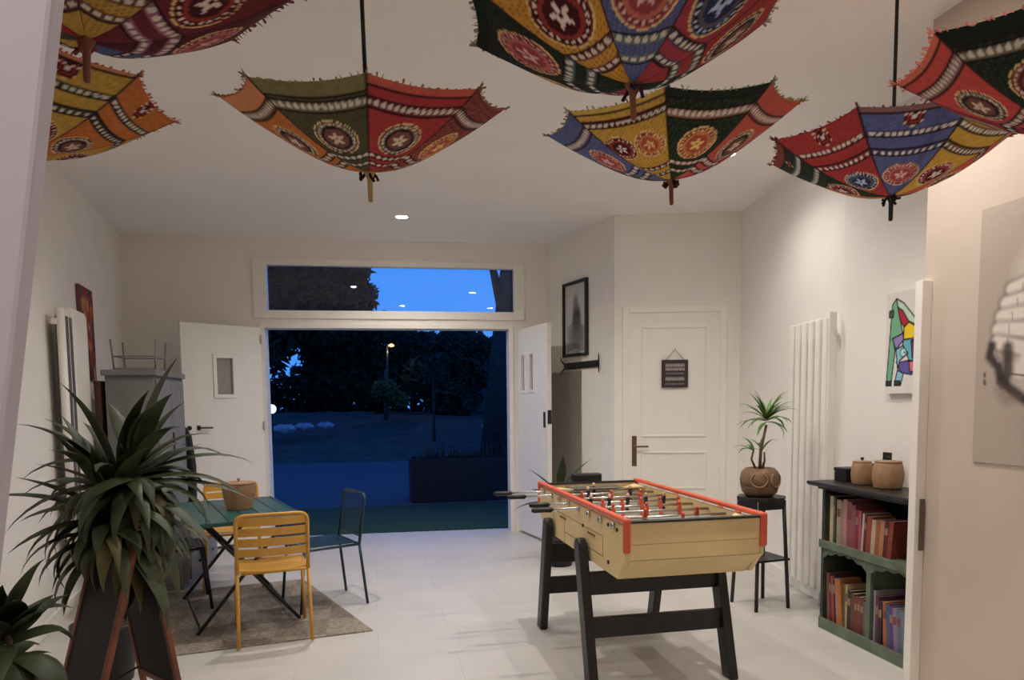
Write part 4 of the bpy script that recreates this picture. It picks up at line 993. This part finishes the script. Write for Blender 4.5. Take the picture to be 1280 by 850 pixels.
tree('dark bushy tree in the middle of the garden view', 2.9, 26, 3.2, .18, [(0, 0, 2.4, 1.0), (.8, 0, 1.8, 1.0), (-.8, 0, 1.6, 1.0), (.9, 0, 2.5, .7), (0, 0, .8, 1.1)], DKL, 3, 1500, .2)
tree('low olive tree lit yellowish by the garden lamp', .45, 24.0, 2, .08, [(0, 0, 1.0, .5), (.4, .2, .7, .4)], DKL2, 4, 700, .1)
tree('dark tree near the right edge of the garden opening', 4.2, 33, 4, .2, [(0, 0, 3.2, 1.3), (1.0, 0, 2.4, 1.2), (-1.4, 0, 2.6, 1.2), (0, 0, 1.2, 1.4), (-.2, 0, 3.7, .7)], DKL, 5, 1300, .24)
tree('tall leaning tree seen through the right end of the transom', 3.5, 19.6, 9, .56, [(1.6, 0, 6.2, 1.1), (-.25, 0, 5.6, .5), (.3, 0, 6.6, .9)], DKL, 6, 500, .14, lean=.7, z0=.15)
tree('young tree with a thin straight trunk standing in the meadow', 1.75, 20.5, 2.6, .05, [(0, 0, 2.0, .45), (.2, 0, 2.3, .35)], DKL, 7, 220, .10, z0=.45)
# hedge in the distance closing the view
bm = NB(); rs = random.Random(8)
for i in range(60): cluster(bm, (-22 + 46 * i / 59, 37 + rs.uniform(-1, 1), 1.5), (1.2, 1, 1.6 + rs.uniform(0, .8)), 240, .3, rs)
tag(link('hedge', bm, DKL), 'long dark hedge along the far side of the meadow', 'hedge', kind='stuff')
# house far right
t = thing('garden_house', 'bluish pale rendered house wall seen at the right of the opening', 'house', (5.85, 27.5, .9))
bm = NB(); box(bm, -1.4, 3, 0, 4, 0, 2.9); link('wall', bm, mat('pale render', (120, 122, 130), .9, var=.1, scale=2), t)
bm = NB(); prism(bm, [(-1.7, 2.9), (.8, 4.2), (3.3, 2.9)], 'y', -.2, 4.2); link('roof', bm, mat('dark roof tiles', (60, 54, 56), .8), t)
bm = NB(); box(bm, -.9, -.2, -.03, 0, 1.1, 2.1); f_ = link('window', bm, mat('dark window', (30, 34, 44), .2), t)
bm = NB(); box(bm, -.95, -.15, -.05, -.03, 1.04, 1.1); box(bm, -.57, -.53, -.05, -.03, 1.1, 2.1); link('window_frame', bm, WHITE, f_)
# pale rocks
ROCK = mat('pale rock', (150, 152, 156), .95, var=.2, scale=6, bump=.5)
def rock(x, y, z, r, label):
    rs = random.Random(int(x * 100)); bm = NB(); bmesh.ops.create_icosphere(bm, subdivisions=3, radius=r)
    for v in bm.verts:
        k = 1 + .18 * math.sin(v.co.x * 7 / r + x) * math.cos(v.co.y * 5 / r) + rs.uniform(-.04, .04); v.co = Vector((v.co.x * 1.5 * k, v.co.y * k, v.co.z * .6 * k))
    o = link('rock', bm, ROCK); o.location = (x, y, z); tag(o, label, 'rock', 'pale rocks on the meadow')
for i, (x, y, z, r, l_) in enumerate([(-2.55, 21.5, .75, .24, 'pale rock beside the globe lamp at the left of the meadow'), (-2.0, 21.8, .8, .20, 'second pale rock to the right of the globe lamp'), (-1.4, 22, .82, .18, 'third pale rock right of the globe lamp'), (3.6, 21.5, .72, .20, 'pale rock on the right of the meadow behind the planter'), (4.3, 21.2, .68, .22, 'larger pale rock at the right edge of the meadow')]): rock(x, y, z, r, l_)
# lamps outside
def light(x, y, z, e, col, r=.05):
    l = bpy.data.lights.new('glow', 'POINT'); l.energy = e; l.color = col; l.shadow_soft_size = r; o = bpy.data.objects.new('lamp_glow', l); COL.objects.link(o); o.location = (x, y, z); return o
t = thing('globe_lamp', 'white globe lamp on a short post at the left of the meadow', 'lamp', (-2.75, 20.6, .35))
bm = NB(); tube(bm, [(0, 0, 0), (0, 0, .9)], .03, 8); link('post', bm, DARKM, t)
bm = NB(); bmesh.ops.create_icosphere(bm, subdivisions=3, radius=.13); bmesh.ops.translate(bm, vec=(0, 0, 1.0), verts=bm.verts); link('globe', bm, emis('globe glow', (.55, .75, 1), 1.6), t, True)
t = thing('street_lamp', 'distant orange street lamp between the treetops', 'lamp', (.55, 24.8, .9))
bm = NB(); tube(bm, [(0, 0, 0), (0, 0, 2.55), (.15, -.1, 2.62)], .04, 8); link('pole', bm, DARKM, t)
bm = NB(); lathe(bm, [(.02, 2.50), (.10, 2.53), (.10, 2.57), (.02, 2.62)], 14, (.15, -.1, 0)); link('lamp_head', bm, emis('orange glow', (1, .42, .18), 2.5), t, True)
g = light(.15, -.1, 2.35, 9, (1, .75, .3)); g.parent = t
# trough planter with grasses
t = thing('trough_planter', 'long dark rectangular trough planter full of grasses in the yard', 'planter', (1.74, 10.55, -.03))
bm = NB()
for a in ((-1.2, 1.5, 0, .03), (-1.2, 1.5, .57, .6)): box(bm, a[0], a[1], a[2], a[3], 0, .66)
for a in ((-1.2, -1.17), (1.47, 1.5)): box(bm, a[0], a[1], .03, .57, 0, .66)
link('trough', bm, mat('dark corten', (34, 28, 30), .7, var=.15), t, bevel=.004)
bm = NB(); box(bm, -1.17, 1.47, .03, .57, .3, .60); link('soil', bm, SOIL, t)
bm = NB(); rs = random.Random(12)
for i in range(420): leaf(bm, (rs.uniform(-1.1, 1.4), rs.uniform(.08, .52), .59), rs.uniform(0, 6.28), rs.uniform(.7, 1.5), rs.uniform(.12, .36), .012, rs.uniform(.2, 1.4), n=4)
link('grasses', bm, mat('planter grass', (56, 60, 36), .8, var=.3), t)

# sky
w = bpy.data.worlds.new('dusk'); SC.world = w; w.use_nodes = True; nt = w.node_tree; bgn = nt.nodes['Background']
tc = nt.nodes.new('ShaderNodeTexCoord'); sx = nt.nodes.new('ShaderNodeSeparateXYZ'); rp = nt.nodes.new('ShaderNodeValToRGB')
nt.links.new(tc.outputs['Generated'], sx.inputs[0]); nt.links.new(sx.outputs['Z'], rp.inputs['Fac']); nt.links.new(rp.outputs['Color'], bgn.inputs['Color'])
rp.color_ramp.elements[0].color = (.05, .23, .72, 1); rp.color_ramp.elements[1].color = (.012, .07, .40, 1); rp.color_ramp.elements[1].position = .8
e = rp.color_ramp.elements.new(.22); e.color = (.036, .19, .68, 1)
bgn.inputs['Strength'].default_value = 1.4

# ------------------------------------------------------------------ camera
cd = bpy.data.cameras.new('camera'); cam = bpy.data.objects.new('camera', cd); COL.objects.link(cam); SC.camera = cam
f, ppx, ppy = 880., 640., 571.
d = Vector((465 - ppx, 505 - ppy, f)).normalized(); v = Vector((760 - ppx, 12000 - ppy, f)); v = (v - d * v.dot(d)).normalized(); wv = v.cross(d)
# rows of world axes expressed in camera (x right, y down, z forward) -> blender camera axes
Xc = Vector((wv.x, d.x, -v.x)); Yc = Vector((wv.y, d.y, -v.y)); Zc = Vector((wv.z, d.z, -v.z))
Rm = Matrix((Xc, -Yc, -Zc)).transposed()
cam.matrix_world = Matrix.Translation((0, 0, 1.46)) @ Rm.to_4x4()
cd.sensor_fit = 'HORIZONTAL'; cd.sensor_width = 36; cd.lens = f / 1280 * 36
cd.shift_x = 0; cd.shift_y = (ppy - 425) / 1280
cd.clip_start = .05; cd.clip_end = 300
SC.view_settings.view_transform = 'Standard'; SC.view_settings.look = 'None'; SC.view_settings.exposure = .08; SC.view_settings.gamma = 1
SC.view_settings.use_curve_mapping = False
SC.cycles.diffuse_bounces = 8; SC.cycles.max_bounces = 14
